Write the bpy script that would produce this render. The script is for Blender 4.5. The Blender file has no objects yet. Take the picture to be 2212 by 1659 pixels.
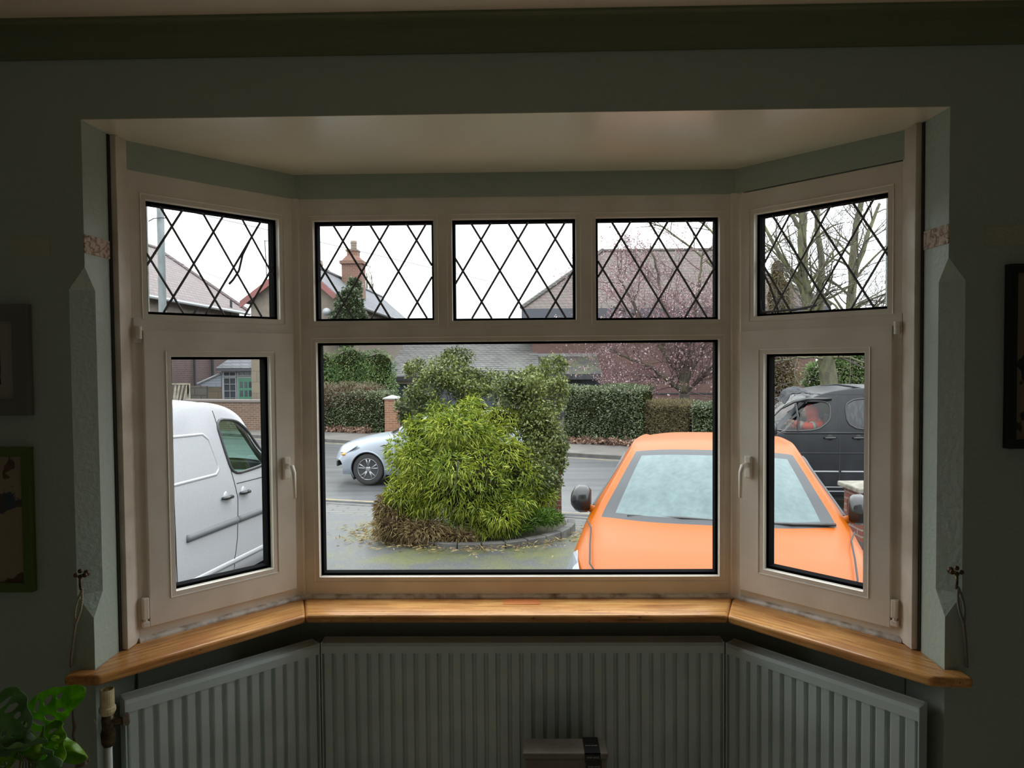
import bpy, bmesh, math, random
import numpy as np
from mathutils import Vector, Matrix, noise as mnoise
random.seed(7)
RNG = np.random.default_rng(7)
PI = math.pi
sc = bpy.context.scene
COL = sc.collection

# ------------------------------------------------------------------ camera, sky, light, exposure
YAW, PITCH, ROLL, FPX = -0.0193, -0.0299, -0.0082, 1537.5
CP = Vector((0, -1.856, 1.5))
FW = Vector((math.sin(YAW)*math.cos(PITCH), math.cos(YAW)*math.cos(PITCH), math.sin(PITCH)))
_r = Vector((math.cos(YAW), -math.sin(YAW), 0)); _u = _r.cross(FW)
RT = _r*math.cos(ROLL) + _u*math.sin(ROLL)
UP = _u*math.cos(ROLL) - _r*math.sin(ROLL)
cam = bpy.data.cameras.new('camera'); co = bpy.data.objects.new('camera', cam); COL.objects.link(co)
cam.sensor_width = 36; cam.lens = FPX/2212*36; cam.clip_start = .05; cam.clip_end = 500
co.matrix_world = Matrix(((RT.x, UP.x, -FW.x, CP.x), (RT.y, UP.y, -FW.y, CP.y), (RT.z, UP.z, -FW.z, CP.z), (0, 0, 0, 1)))
sc.camera = co
sc.view_settings.view_transform = 'Standard'; sc.view_settings.look = 'None'
sc.view_settings.gamma = 1; sc.view_settings.use_curve_mapping = False
sc.view_settings.exposure = 0.0
sc.cycles.use_denoising = True
sc.cycles.max_bounces = 9; sc.cycles.diffuse_bounces = 6; sc.cycles.transparent_max_bounces = 24
sc.cycles.sample_clamp_indirect = 6

def lin(r, g, b, k=1.0):
    f = lambda c: (c/255/12.92 if c/255 <= .04045 else ((c/255+.055)/1.055)**2.4)
    return (f(r)*k, f(g)*k, f(b)*k)

SKY_H, SKY_GAIN = 1.9, 2.6      # overcast sky: horizon radiance, and how much brighter the zenith is
w = bpy.data.worlds.new('overcast_sky'); sc.world = w; w.use_nodes = True
nt = w.node_tree; nt.nodes.clear()
N = nt.nodes.new
tc = N('ShaderNodeTexCoord'); sp = N('ShaderNodeSeparateXYZ'); nt.links.new(tc.outputs['Generated'], sp.inputs[0])
mx = N('ShaderNodeMath'); mx.operation = 'MAXIMUM'; nt.links.new(sp.outputs[2], mx.inputs[0]); mx.inputs[1].default_value = 0
mm = N('ShaderNodeMath'); mm.operation = 'MULTIPLY_ADD'; nt.links.new(mx.outputs[0], mm.inputs[0])
mm.inputs[1].default_value = SKY_H*SKY_GAIN; mm.inputs[2].default_value = SKY_H
ns = N('ShaderNodeTexNoise'); ns.inputs['Scale'].default_value = 3.0; nt.links.new(tc.outputs['Generated'], ns.inputs['Vector'])
cr = N('ShaderNodeMapRange'); nt.links.new(ns.outputs[0], cr.inputs['Value']); cr.inputs['To Min'].default_value = .93; cr.inputs['To Max'].default_value = 1.07
m2 = N('ShaderNodeMath'); m2.operation = 'MULTIPLY'; nt.links.new(mm.outputs[0], m2.inputs[0]); nt.links.new(cr.outputs[0], m2.inputs[1])
bg = N('ShaderNodeBackground'); bg.inputs[0].default_value = (.95, .975, 1, 1); nt.links.new(m2.outputs[0], bg.inputs[1])
ow = N('ShaderNodeOutputWorld'); nt.links.new(bg.outputs[0], ow.inputs[0])

def area(name, loc, rot, sx, sy, power, color=(1, 1, 1), portal=False):
    L = bpy.data.lights.new(name, 'AREA'); L.shape = 'RECTANGLE'; L.size = sx; L.size_y = sy; L.energy = power; L.color = color
    if portal: L.cycles.is_portal = True
    o = bpy.data.objects.new(name, L); COL.objects.link(o); o.location = loc; o.rotation_euler = rot
    return o
# added fill: unseen area lamp along the rear wall, brightens the room side
area('added_room_fill', (0, -3.95, 1.25), (PI/2, 0, 0), 4.6, 2.1, 2.2, (1, .97, .93))
for nm, (px_, py_, rz, sx) in {'window_daylight_centre': (-.036, .72, 0, 1.5), 'window_daylight_left': (-1.07, .48, math.radians(47), .55), 'window_daylight_right': (1.0, .48, -math.radians(47), .55)}.items():
    area(nm, (px_, py_, 1.4), (-PI/2, 0, rz), sx, 1.4, 1, portal=True)

# ------------------------------------------------------------------ helpers
def ray(px, py): return FW + RT*((px-1106)/FPX) - UP*((py-829.5)/FPX)
def P(px, py, D):
    "point seen at a photo pixel, D metres in front of the camera's plane"
    d = ray(px, py); return CP + d*(D/d.y)
def G(px, py, z):
    d = ray(px, py); return CP + d*((z-CP.z)/d.z)

MATS = {}
def mat(name, color, rough=.6, metal=0, spec=.5, coat=0, build=None, bump=None, trans=False):
    if name in MATS: return MATS[name]
    m = bpy.data.materials.new(name); m.use_nodes = True
    t = m.node_tree; b = t.nodes['Principled BSDF']
    b.inputs['Base Color'].default_value = (*color[:3], 1)
    b.inputs['Roughness'].default_value = rough; b.inputs['Metallic'].default_value = metal
    b.inputs['Specular IOR Level'].default_value = spec; b.inputs['Coat Weight'].default_value = coat
    b.inputs['Coat Roughness'].default_value = .05
    if build: build(t, b)
    if bump:
        sc_, st, det = bump
        c = t.nodes.new('ShaderNodeTexCoord'); n = t.nodes.new('ShaderNodeTexNoise'); n.inputs['Scale'].default_value = sc_; n.inputs['Detail'].default_value = det
        t.links.new(c.outputs['Object'], n.inputs['Vector'])
        bm_ = t.nodes.new('ShaderNodeBump'); bm_.inputs['Strength'].default_value = st; bm_.inputs['Distance'].default_value = .005
        t.links.new(n.outputs[0], bm_.inputs['Height']); t.links.new(bm_.outputs[0], b.inputs['Normal'])
    MATS[name] = m
    return m
def n_coord(t, kind='Object', scale=(1, 1, 1), rot=(0, 0, 0), loc=(0, 0, 0)):
    c = t.nodes.new('ShaderNodeTexCoord'); mp = t.nodes.new('ShaderNodeMapping')
    mp.inputs['Scale'].default_value = scale; mp.inputs['Rotation'].default_value = rot; mp.inputs['Location'].default_value = loc
    t.links.new(c.outputs[kind], mp.inputs[0]); return mp.outputs[0]
def n_ramp(t, fac, stops):
    r = t.nodes.new('ShaderNodeValToRGB'); e = r.color_ramp.elements
    while len(e) < len(stops): e.new(.5)
    for el, (p, c) in zip(e, stops): el.position = p; el.color = (*c[:3], 1)
    t.links.new(fac, r.inputs[0]); return r.outputs[0]
def n_noise(t, vec, scale, detail=4, rough=.5):
    n = t.nodes.new('ShaderNodeTexNoise'); n.inputs['Scale'].default_value = scale; n.inputs['Detail'].default_value = detail; n.inputs['Roughness'].default_value = rough
    t.links.new(vec, n.inputs['Vector']); return n.outputs[0]
def n_mix(t, fac, a, b, mode='MIX'):
    m = t.nodes.new('ShaderNodeMix'); m.data_type = 'RGBA'; m.blend_type = mode
    for s, v in ((m.inputs[0], fac), (m.inputs[6], a), (m.inputs[7], b)):
        if isinstance(v, bpy.types.NodeSocket): t.links.new(v, s)
        elif isinstance(v, (int, float)): s.default_value = v
        else: s.default_value = (*v[:3], 1)
    return m.outputs[2]
def n_bump(t, b, h, st=.3, dist=.01):
    k = t.nodes.new('ShaderNodeBump'); k.inputs['Strength'].default_value = st; k.inputs['Distance'].default_value = dist
    t.links.new(h, k.inputs['Height']); t.links.new(k.outputs[0], b.inputs['Normal'])
def noisy(c1, c2, scale=6, detail=5, stretch=(1, 1, 1), lo=.35, hi=.65, bump=0):
    def f(t, b):
        v = n_coord(t, scale=stretch); n = n_noise(t, v, scale, detail)
        t.links.new(n_ramp(t, n, [(lo, c1), (hi, c2)]), b.inputs['Base Color'])
        if bump: n_bump(t, b, n, bump)
    return f
def bricky(c1, c2, mortar, sx=.225, sz=.075, ms=.012, stain=None, vert=False):
    def f(t, b):
        c = t.nodes.new('ShaderNodeTexCoord'); s = t.nodes.new('ShaderNodeSeparateXYZ'); t.links.new(c.outputs['Object'], s.inputs[0])
        a = t.nodes.new('ShaderNodeMath'); a.operation = 'ADD'; t.links.new(s.outputs[0], a.inputs[0]); t.links.new(s.outputs[1], a.inputs[1])
        k = t.nodes.new('ShaderNodeCombineXYZ')
        if vert: t.links.new(s.outputs[0], k.inputs[0]); t.links.new(s.outputs[1], k.inputs[1])
        else: t.links.new(a.outputs[0], k.inputs[0]); t.links.new(s.outputs[2], k.inputs[1])
        br = t.nodes.new('ShaderNodeTexBrick'); t.links.new(k.outputs[0], br.inputs['Vector'])
        br.inputs['Color1'].default_value = (*c1, 1); br.inputs['Color2'].default_value = (*c2, 1); br.inputs['Mortar'].default_value = (*mortar, 1)
        br.inputs['Scale'].default_value = 1; br.inputs['Brick Width'].default_value = sx; br.inputs['Row Height'].default_value = sz; br.inputs['Mortar Size'].default_value = ms
        n = n_noise(t, c.outputs['Object'], 1.3, 6)
        o = n_mix(t, n_ramp(t, n, [(.35, (0, 0, 0)), (.7, (1, 1, 1))]), br.outputs[0], stain or tuple(x*.6 for x in c1))
        o = n_mix(t, .45, br.outputs[0], o)
        t.links.new(o, b.inputs['Base Color']); n_bump(t, b, br.outputs[1], -.3, .01)
    return f
def leafy(stops, sub=.25):
    def f(t, b):
        g = t.nodes.new('ShaderNodeNewGeometry')
        n = n_noise(t, n_coord(t), 1.6, 3)
        a = t.nodes.new('ShaderNodeMath'); a.operation = 'MULTIPLY_ADD'; t.links.new(g.outputs['Random Per Island'], a.inputs[0]); a.inputs[1].default_value = .6; a.inputs[2].default_value = -.1
        s = t.nodes.new('ShaderNodeMath'); s.operation = 'ADD'; t.links.new(a.outputs[0], s.inputs[0]); t.links.new(n, s.inputs[1])
        d = t.nodes.new('ShaderNodeMath'); d.operation = 'MULTIPLY'; t.links.new(s.outputs[0], d.inputs[0]); d.inputs[1].default_value = .85
        col = n_ramp(t, d.outputs[0], stops); t.links.new(col, b.inputs['Base Color'])
        tr = t.nodes.new('ShaderNodeBsdfTranslucent'); t.links.new(col, tr.inputs[0])
        ms = t.nodes.new('ShaderNodeMixShader'); ms.inputs[0].default_value = sub
        out = t.nodes['Material Output']; t.links.new(b.outputs[0], ms.inputs[1]); t.links.new(tr.outputs[0], ms.inputs[2]); t.links.new(ms.outputs[0], out.inputs[0])
    return f
def glassmat(name, tint=(1, 1, 1), refl=.06, rough=.0, haze=None):
    if name in MATS: return MATS[name]
    m = bpy.data.materials.new(name); m.use_nodes = True; t = m.node_tree; t.nodes.clear()
    tr = t.nodes.new('ShaderNodeBsdfTransparent'); tr.inputs[0].default_value = (*tint, 1)
    gl = t.nodes.new('ShaderNodeBsdfGlossy'); gl.inputs['Roughness'].default_value = rough
    fr = t.nodes.new('ShaderNodeFresnel'); fr.inputs[0].default_value = 1.2 + refl*4
    ge = t.nodes.new('ShaderNodeNewGeometry'); iv = t.nodes.new('ShaderNodeMath'); iv.operation = 'SUBTRACT'; iv.inputs[0].default_value = 1; t.links.new(ge.outputs['Backfacing'], iv.inputs[1])
    fm = t.nodes.new('ShaderNodeMath'); fm.operation = 'MULTIPLY'; t.links.new(fr.outputs[0], fm.inputs[0]); t.links.new(iv.outputs[0], fm.inputs[1])
    ms = t.nodes.new('ShaderNodeMixShader'); t.links.new(fm.outputs[0], ms.inputs[0]); t.links.new(tr.outputs[0], ms.inputs[1]); t.links.new(gl.outputs[0], ms.inputs[2])
    last = ms.outputs[0]
    if haze:
        df = t.nodes.new('ShaderNodeBsdfDiffuse'); df.inputs[0].default_value = (*haze[0], 1)
        m3 = t.nodes.new('ShaderNodeMixShader'); m3.inputs[0].default_value = haze[1]
        t.links.new(last, m3.inputs[1]); t.links.new(df.outputs[0], m3.inputs[2]); last = m3.outputs[0]
    o = t.nodes.new('ShaderNodeOutputMaterial'); t.links.new(last, o.inputs[0]); MATS[name] = m; return m

def tag(o, label=None, cat=None, group=None, kind=None):
    if label: o['label'] = label
    if cat: o['category'] = cat
    if group: o['group'] = group
    if kind: o['kind'] = kind
    return o
def empty(name, loc=(0, 0, 0), rz=0, label=None, cat=None, group=None, kind=None):
    o = bpy.data.objects.new(name, None); COL.objects.link(o); o.location = loc; o.rotation_euler = (0, 0, rz); o.empty_display_size = .1
    return tag(o, label, cat, group, kind)

class MB:
    def __init__(s): s.v = []; s.f = []
    def add(s, vs, fs):
        k = len(s.v); s.v += [tuple(a) for a in vs]; s.f += [tuple(k+i for i in f) for f in fs]; return s
    def box(s, x0, x1, y0, y1, z0, z1):
        return s.add([(x0, y0, z0), (x1, y0, z0), (x1, y1, z0), (x0, y1, z0), (x0, y0, z1), (x1, y0, z1), (x1, y1, z1), (x0, y1, z1)],
                     [(0, 3, 2, 1), (4, 5, 6, 7), (0, 1, 5, 4), (1, 2, 6, 5), (2, 3, 7, 6), (3, 0, 4, 7)])
    def loft(s, rings, cap=True, close=True):
        n = len(rings[0]); k = len(s.v)
        for r in rings: s.v += [tuple(p) for p in r]
        for i in range(len(rings)-1):
            for j in range(n if close else n-1):
                a = k+i*n+j; b = k+i*n+(j+1) % n
                s.f.append((a, b, b+n, a+n))
        if cap:
            s.f.append(tuple(k+j for j in reversed(range(n)))); s.f.append(tuple(k+(len(rings)-1)*n+j for j in range(n)))
        return s
    def prism(s, poly, z0, z1): return s.loft([[(x, y, z0) for x, y in poly], [(x, y, z1) for x, y in poly]])
    def extr(s, pts, d):
        d = Vector(d); a = [Vector(p) for p in pts]; return s.loft([a, [p+d for p in a]])
    def tube(s, pts, r, n=8, cap=True):
        pts = [Vector(p) for p in pts]; rr = r if isinstance(r, (list, tuple)) else [r]*len(pts); rings = []; prev = None
        for i, p in enumerate(pts):
            t = (pts[min(i+1, len(pts)-1)]-pts[max(i-1, 0)])
            t = t.normalized() if t.length > 1e-9 else Vector((0, 0, 1))
            if prev is None: a = t.cross(Vector((0, 0, 1)) if abs(t.z) < .9 else Vector((1, 0, 0))).normalized()
            else:
                a = (prev-t*prev.dot(t)); a = a.normalized() if a.length > 1e-6 else t.orthogonal().normalized()
            prev = a; b = t.cross(a)
            rings.append([p+(a*math.cos(2*PI*j/n)+b*math.sin(2*PI*j/n))*rr[i] for j in range(n)])
        return s.loft(rings, cap)
    def lathe(s, prof, c=(0, 0, 0), n=20, axis='z'):
        rings = []
        for r, h in prof:
            ring = []
            for j in range(n):
                a = 2*PI*j/n; x, y = r*math.cos(a), r*math.sin(a)
                p = {'z': (x, y, h), 'x': (h, x, y), 'y': (y, h, x)}[axis]
                ring.append((p[0]+c[0], p[1]+c[1], p[2]+c[2]))
            rings.append(ring)
        return s.loft(rings)
    def ell(s, c, r, nu=12, nv=8):
        rings = []
        for i in range(nv+1):
            a = -PI/2+PI*i/nv; q = max(math.cos(a), .02)
            rings.append([(c[0]+r[0]*q*math.cos(2*PI*j/nu), c[1]+r[1]*q*math.sin(2*PI*j/nu), c[2]+r[2]*math.sin(a)) for j in range(nu)])
        return s.loft(rings)
    def build(s, name, m, parent=None, smooth=False, bevel=0, seg=2, loc=None, rz=None, fix=True):
        me = bpy.data.meshes.new(name); me.from_pydata(s.v, [], s.f); me.update()
        if fix and len(s.f) < 20000:
            b = bmesh.new(); b.from_mesh(me); bmesh.ops.recalc_face_normals(b, faces=b.faces); b.to_mesh(me); b.free()
        me.materials.append(m)
        if smooth: me.polygons.foreach_set('use_smooth', [True]*len(me.polygons))
        o = bpy.data.objects.new(name, me); COL.objects.link(o)
        if parent: o.parent = parent
        if loc: o.location = loc
        if rz is not None: o.rotation_euler = (0, 0, rz)
        if bevel:
            q = o.modifiers.new('b', 'BEVEL'); q.width = bevel; q.segments = seg; q.limit_method = 'ANGLE'; q.angle_limit = .6
        return o
def sm(o, ang=40):
    o.data.polygons.foreach_set('use_smooth', [True]*len(o.data.polygons))
    q = o.modifiers.new('w', 'WEIGHTED_NORMAL') if False else None
    return o
def copy_tree(o, parent=None):
    c = o.copy(); COL.objects.link(c)
    if parent: c.parent = parent
    for ch in list(o.children): copy_tree(ch, c)
    return c

# ------------------------------------------------------------------ materials
WALL = lin(168, 181, 170); 
m_wall = mat('sage_wall_paint', WALL, .42, bump=(70, .5, 3))
m_ceil = mat('ceiling_paint', lin(236, 222, 204), .8, bump=(40, .25, 3))
m_bayceil = mat('bay_ceiling_paint', lin(236, 229, 207), .3, spec=1.0, coat=.5, bump=(30, .25, 3))
m_cornice = mat('cornice_paint', lin(118, 124, 96), .6)
m_bayceil.node_tree.nodes['Principled BSDF'].inputs['Coat Roughness'].default_value = .24
m_upvc = mat('aged_white_upvc', lin(240, 232, 222), .38, build=noisy(lin(244, 237, 227), lin(228, 219, 205), 5, 4, bump=0))
m_whitetrim = mat('white_gloss_trim', lin(222, 212, 198), .4, build=noisy(lin(226, 216, 203), lin(200, 188, 170), 9, 5))
m_bead = mat('caulked_bead', lin(225, 218, 208), .45, build=noisy(lin(228, 222, 214), lin(120, 96, 74), 22, 5, lo=.45, hi=.75))
m_gasket = mat('black_rubber_gasket', (.003, .003, .0035), .95, spec=.05)
m_lead = mat('lead_strip', (.11, .11, .115), .5, spec=.4)
m_glass = glassmat('window_pane', (.97, .985, .98), .05)
m_rad = mat('radiator_paint', lin(206, 220, 218), .24, build=noisy(lin(208, 222, 220), lin(196, 210, 208), 7, 4))
m_dark = mat('dark_metal', (.02, .02, .02), .7)  # one even dark metal colour
m_floor = mat('pale_oak_floor', lin(176, 160, 140), .5, build=noisy(lin(186, 170, 150), lin(158, 142, 122), 3, 5, (12, 1, 1)))
m_cream = mat('cream_plastic', lin(224, 214, 170), .4, build=noisy(lin(228, 218, 176), lin(180, 150, 90), 30, 4, lo=.4, hi=.8))
m_brass = mat('tarnished_brass', lin(120, 100, 74), .45, metal=.7, build=noisy(lin(110, 92, 66), lin(50, 42, 34), 60, 4))
m_pipe = mat('painted_pipe', lin(200, 205, 200), .35)
def wood_build(t, b):
    v = n_coord(t, scale=(3.2, 60, 60)); n = n_noise(t, v, 1.6, 7, .62)
    big = n_noise(t, n_coord(t, scale=(3, 8, 3)), 1.5, 3)
    c1 = n_ramp(t, n, [(.28, lin(104, 58, 28)), (.42, lin(204, 142, 76)), (.6, lin(230, 176, 108)), (.8, lin(240, 196, 138))])
    c2 = n_mix(t, n_ramp(t, big, [(.4, (0, 0, 0)), (.7, (.6, .6, .6))]), c1, lin(150, 84, 46))
    sp_ = n_noise(t, n_coord(t, scale=(18, 90, 40)), 2.2, 2)
    c3 = n_mix(t, n_ramp(t, sp_, [(.68, (0, 0, 0)), (.72, (.7, .7, .7))]), c2, lin(70, 40, 24))
    t.links.new(c3, b.inputs['Base Color']); n_bump(t, b, n, .25, .002)
m_wood = mat('varnished_oak', (.4, .22, .1), .3, build=wood_build, spec=.5)
m_stain = mat('reddish_worn_patch', lin(214, 134, 78), .35, build=noisy(lin(220, 142, 84), lin(196, 112, 62), 3, 5, (3, 60, 1)))

# ------------------------------------------------------------------ the room
xL, xR, ZH, ZS = -1.1558, 1.0873, 2.143, 0.692
A = Vector((-1.1365, .1799, 0)); B = Vector((-.7812, .5697, 0)); BC = Vector((.709, .5703, 0)); A2 = Vector((1.0742, .1786, 0))
def struct(name, mb, m, label, **k):
    return tag(mb.build(name, m, **k), label, None, None, 'structure')
Z0 = -1.0
c = .0432
lv = [(Z0, .0006), (.829, .0006), (.889, c), (1.702, c), (1.76, .0006), (2.62, .0006)]
wf = MB()
wf.loft([[(-2.7, 0, z), (xL-q, 0, z), (xL, q, z), (xL, .32, z), (-2.7, .32, z)] for z, q in lv])
wf.loft([[(2.7, 0, z), (xR+q, 0, z), (xR, q, z), (xR, .32, z), (2.7, .32, z)][::-1] for z, q in lv])
wf.box(xL, xR, 0, .32, ZH+.0015, 2.62)
struct('wall_front', wf, m_wall, 'dark sage textured wall with a chamfer-edged opening around the bay window')
struct('wall_left', MB().box(-2.7, -2.5, -4.2, 0, 0, 2.6), m_wall, 'sage side wall of the room, left')
struct('wall_right', MB().box(2.5, 2.7, -4.2, 0, 0, 2.6), m_wall, 'sage side wall of the room, right')
struct('wall_back', MB().box(-2.7, 2.7, -4.2, -4.0, 0, 2.6), m_wall, 'sage rear wall of the room')
struct('floor', MB().box(-2.7, 2.7, -4.2, 1.1, -.1, 0), m_floor, 'pale boarded floor')
struct('ceiling', MB().box(-2.7, 2.7, -4.2, .3, 2.366, 2.5), m_ceil, 'plain cream ceiling strip above the cornice')
cv = [(-.085, 2.367), (-.085, 2.36), (-.078, 2.357)]
for i in range(9):
    a = PI/2*i/8; cv.append((-.076+.070*math.sin(a), 2.297+.058*math.cos(a)))
cv += [(0, 2.297), (0.001, 2.29), (.01, 2.29), (.01, 2.367)]
struct('trim_1', MB().extr([(-2.5, y, z) for y, z in cv], (5, 0, 0)), m_cornice, 'dark green coved cornice between wall and ceiling')
# bay shell : ceiling, frieze above the windows, low wall under them
bay_out = [(xL+.0005, .3), (-1.32, .34), (-.86, .86), (.79, .86), (1.25, .34), (xR-.0005, .3)]
struct('ceiling_bay', MB().prism([(xL+.0005, .0005), (xR-.0005, .0005)]+bay_out[::-1], ZH, ZH+.12), m_bayceil, 'smooth cream ceiling of the bay with a faint orange glow')
WIN = [(A, math.atan2(B.y-A.y, B.x-A.x), (B-A).length), (B, math.atan2(BC.y-B.y, BC.x-B.x), (BC-B).length), (BC, math.atan2(A2.y-BC.y, A2.x-BC.x), (A2-BC).length)]
for i, (o_, r_, L_) in enumerate(WIN):
    nm = ['left', 'centre', 'right'][i]
    fr = MB().box(-.012, L_+.012, -.004, .13, 2.062, ZH+.001)
    struct('wall_frieze_'+nm, fr, m_wall, f'grey-green painted band above the {nm} bay window', loc=o_, rz=r_)
    dw = MB().box(-.03 if i else -.0, L_+(.03 if i < 2 else 0), .012, .26, Z0, .672)
    struct('wall_bay_'+nm, dw, m_wall, f'sage low wall under the {nm} bay window', loc=o_, rz=r_)
    bd = MB().extr([(.0 if i else .0, 0, .690), (0, -.013, .690), (0, -.013, .697), (0, -.009, .703), (0, 0, .706)], (L_, 0, 0))
    struct(f'trim_{2+i}', bd, m_bead, f'grubby white quadrant bead along the foot of the {nm} window frame', loc=o_, rz=r_)
# white jamb boards either side and the dark joint beside them
for s, X in ((1, xL), (-1, xR)):
    side = 'left' if s > 0 else 'right'
    x0, x1 = sorted((X-s*.0, X+s*.020))
    struct(f'trim_{5+(s < 0)}', MB().box(x0, x1, .122, .189, .693, ZH), m_whitetrim, f'tall white jamb board at the {side} end of the bay', bevel=.002)
    x0, x1 = sorted((X-s*.0, X+s*.004))
    struct(f'trim_{7+(s < 0)}', MB().box(x0, x1, .112, .123, .693, ZH-.001), mat('dark_joint', (.03, .026, .022), .8), f'dark open joint beside the {side} white jamb board')
# embossed border band across the reveals and (faintly) the wall
def emb(t, b):
    n = n_noise(t, n_coord(t, scale=(1, 1, 1.3)), 38, 2, .4)
    t.links.new(n_ramp(t, n, [(.42, lin(196, 176, 158)), (.5, lin(136, 106, 90)), (.58, lin(198, 178, 160))]), b.inputs['Base Color']); n_bump(t, b, n, 1, .02)
m_band = mat('embossed_pinkish_border', lin(150, 130, 115), .6, build=emb)
for s, X in ((1, xL), (-1, xR)):
    side = 'left' if s > 0 else 'right'
    x0, x1 = sorted((X-s*.001, X+s*.003))
    struct(f'trim_{9+(s < 0)}', MB().box(x0, x1, -.002, .112, 1.797, 1.847), m_band, f'pinkish embossed border band across the {side} reveal', bevel=.001)
    xa, xb = sorted((X-s*.09, X-s*.19))
    struct(f'trim_{11+(s < 0)}', MB().box(xa, xb, -.002, .01, 1.79, 1.84), mat('faint_border_remnant', lin(178, 180, 160), .7, bump=(45, 1, 3)), f'faint remnant of embossed border on the wall, {side} of the bay')

# ---- windows. local x = along the frame, y = outwards, z = up
def frame_ring(mb, o, i, y0, y1):
    "rectangular ring with bevelled inner face : o,i = (u0,u1,z0,z1)"
    (a0, a1, b0, b1), (c0, c1, d0, d1) = o, i
    O = [(a0, b0), (a1, b0), (a1, b1), (a0, b1)]; I = [(c0, d0), (c1, d0), (c1, d1), (c0, d1)]
    for k in range(4):
        p, q = O[k], O[(k+1) % 4]; r, s_ = I[(k+1) % 4], I[k]
        mb.add([(p[0], y0[0], p[1]), (q[0], y0[0], q[1]), (r[0], y0[1], r[1]), (s_[0], y0[1], s_[1]),
                (p[0], y1, p[1]), (q[0], y1, q[1]), (r[0], y1, r[1]), (s_[0], y1, s_[1])],
               [(0, 1, 2, 3), (7, 6, 5, 4), (3, 2, 6, 7), (0, 4, 5, 1), (0, 3, 7, 4), (1, 5, 6, 2)])
    return mb
def inset(r, d): return (r[0]+d, r[1]-d, r[2]+d, r[3]-d)
def light(win, opening, yf=0.0, lattice=None, loose=(), lab='', pane=None):
    "one glazed opening: bead, gasket, pane and (upper lights) leadwork"
    bo = inset(opening, -.017)
    mb = MB(); frame_ring(mb, bo, opening, (yf-.0025, yf+.012), yf+.03)
    bd = mb.build('glazing_bead', m_upvc, win); 
    g = inset(opening, .008)
    mb = MB(); frame_ring(mb, inset(opening, -.004), g, (yf+.020, yf+.022), yf+.058); mb.build('gasket', m_gasket, win)
    gl = MB().box(g[0]-.003, g[1]+.003, yf+.030, yf+.034, g[2]-.003, g[3]+.003).build('glass_pane', pane or m_glass, win)
    if lattice:
        u0, z0 = lattice; du, dz = .0635, .106; mb = MB(); hw = .0036; y0 = yf+.0262; segs = []
        for k in range(-6, 9):
            for sgn in (1, -1):
                # line through (u0+k*2du, z0) with slope sgn*dz/du
                x, z = u0+k*2*du, z0
                ts = []
                for uu in (g[0], g[1]): ts.append(((uu-x)/du))
                lo, hi = min(ts), max(ts)
                tz = [(g[2]-z)/(sgn*dz), (g[3]-z)/(sgn*dz)]; lo = max(lo, min(tz)); hi = min(hi, max(tz))
                if hi-lo > .05: segs.append(((x+lo*du, z+lo*sgn*dz), (x+hi*du, z+hi*sgn*dz)))
        segs += list(loose)
        for j, ((xa, za), (xb, zb)) in enumerate(segs):
            d = Vector((xb-xa, zb-za)).normalized(); nx, nz = -d.y*hw, d.x*hw
            yy = y0-.0006*(j % 2)
            mb.loft([[(xa+nx, yy, za+nz), (xa+nx*.3, yy-.002, za+nz*.3), (xa-nx*.3, yy-.002, za-nz*.3), (xa-nx, yy, za-nz), (xa, yy+.003, za)], [(xb+nx, yy, zb+nz), (xb+nx*.3, yy-.002, zb+nz*.3), (xb-nx*.3, yy-.002, zb-nz*.3), (xb-nx, yy, zb-nz), (xb, yy+.003, zb)]])
        mb.build('lead_lattice', m_lead, win)
def solid_frame(win, outer, holes, y0, y1, name='frame'):
    "plate with rectangular holes"
    us = sorted({outer[0], outer[1], *[h[0] for h in holes], *[h[1] for h in holes]}); zs = sorted({outer[2], outer[3], *[h[2] for h in holes], *[h[3] for h in holes]})
    full = lambda i, j: not any(h[0]-1e-6 < (us[i]+us[i+1])/2 < h[1] and h[2]-1e-6 < (zs[j]+zs[j+1])/2 < h[3] for h in holes)
    nu, nz = len(us)-1, len(zs)-1; vs = {}; mb = MB()
    def vid(i, j, y):
        k = (i, j, y)
        if k not in vs: vs[k] = len(mb.v); mb.v.append((us[i], y0 if y == 0 else y1, zs[j]))
        return vs[k]
    for i in range(nu):
        for j in range(nz):
            if not full(i, j): continue
            mb.f.append((vid(i, j, 0), vid(i+1, j, 0), vid(i+1, j+1, 0), vid(i, j+1, 0)))
            mb.f.append((vid(i, j+1, 1), vid(i+1, j+1, 1), vid(i+1, j, 1), vid(i, j, 1)))
            for di, dj, a, b in ((-1, 0, (i, j), (i, j+1)), (1, 0, (i+1, j+1), (i+1, j)), (0, -1, (i+1, j), (i, j)), (0, 1, (i, j+1), (i+1, j+1))):
                ii, jj = i+di, j+dj
                if not (0 <= ii < nu and 0 <= jj < nz) or not full(ii, jj):
                    mb.f.append((vid(*a, 0), vid(*a, 1), vid(*b, 1), vid(*b, 0)))
    return mb.build(name, m_upvc, win, bevel=.0015 if name == 'sash' else 0)
def handle(win, u, z, yf, s):
    h = MB(); h.box(u-.013, u+.013, yf-.012, yf, z-.045, z+.03)
    hb = h.build('handle', m_upvc, win, bevel=.006, seg=3)
    l = MB(); l.tube([(u, yf-.012, z-.0), (u, yf-.04, z-.002), (u+s*.003, yf-.046, z-.02), (u+s*.006, yf-.045, z-.105)], [.009, .010, .0085, .006], 8)
    l.build('lever', m_upvc, hb, smooth=True)
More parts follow.
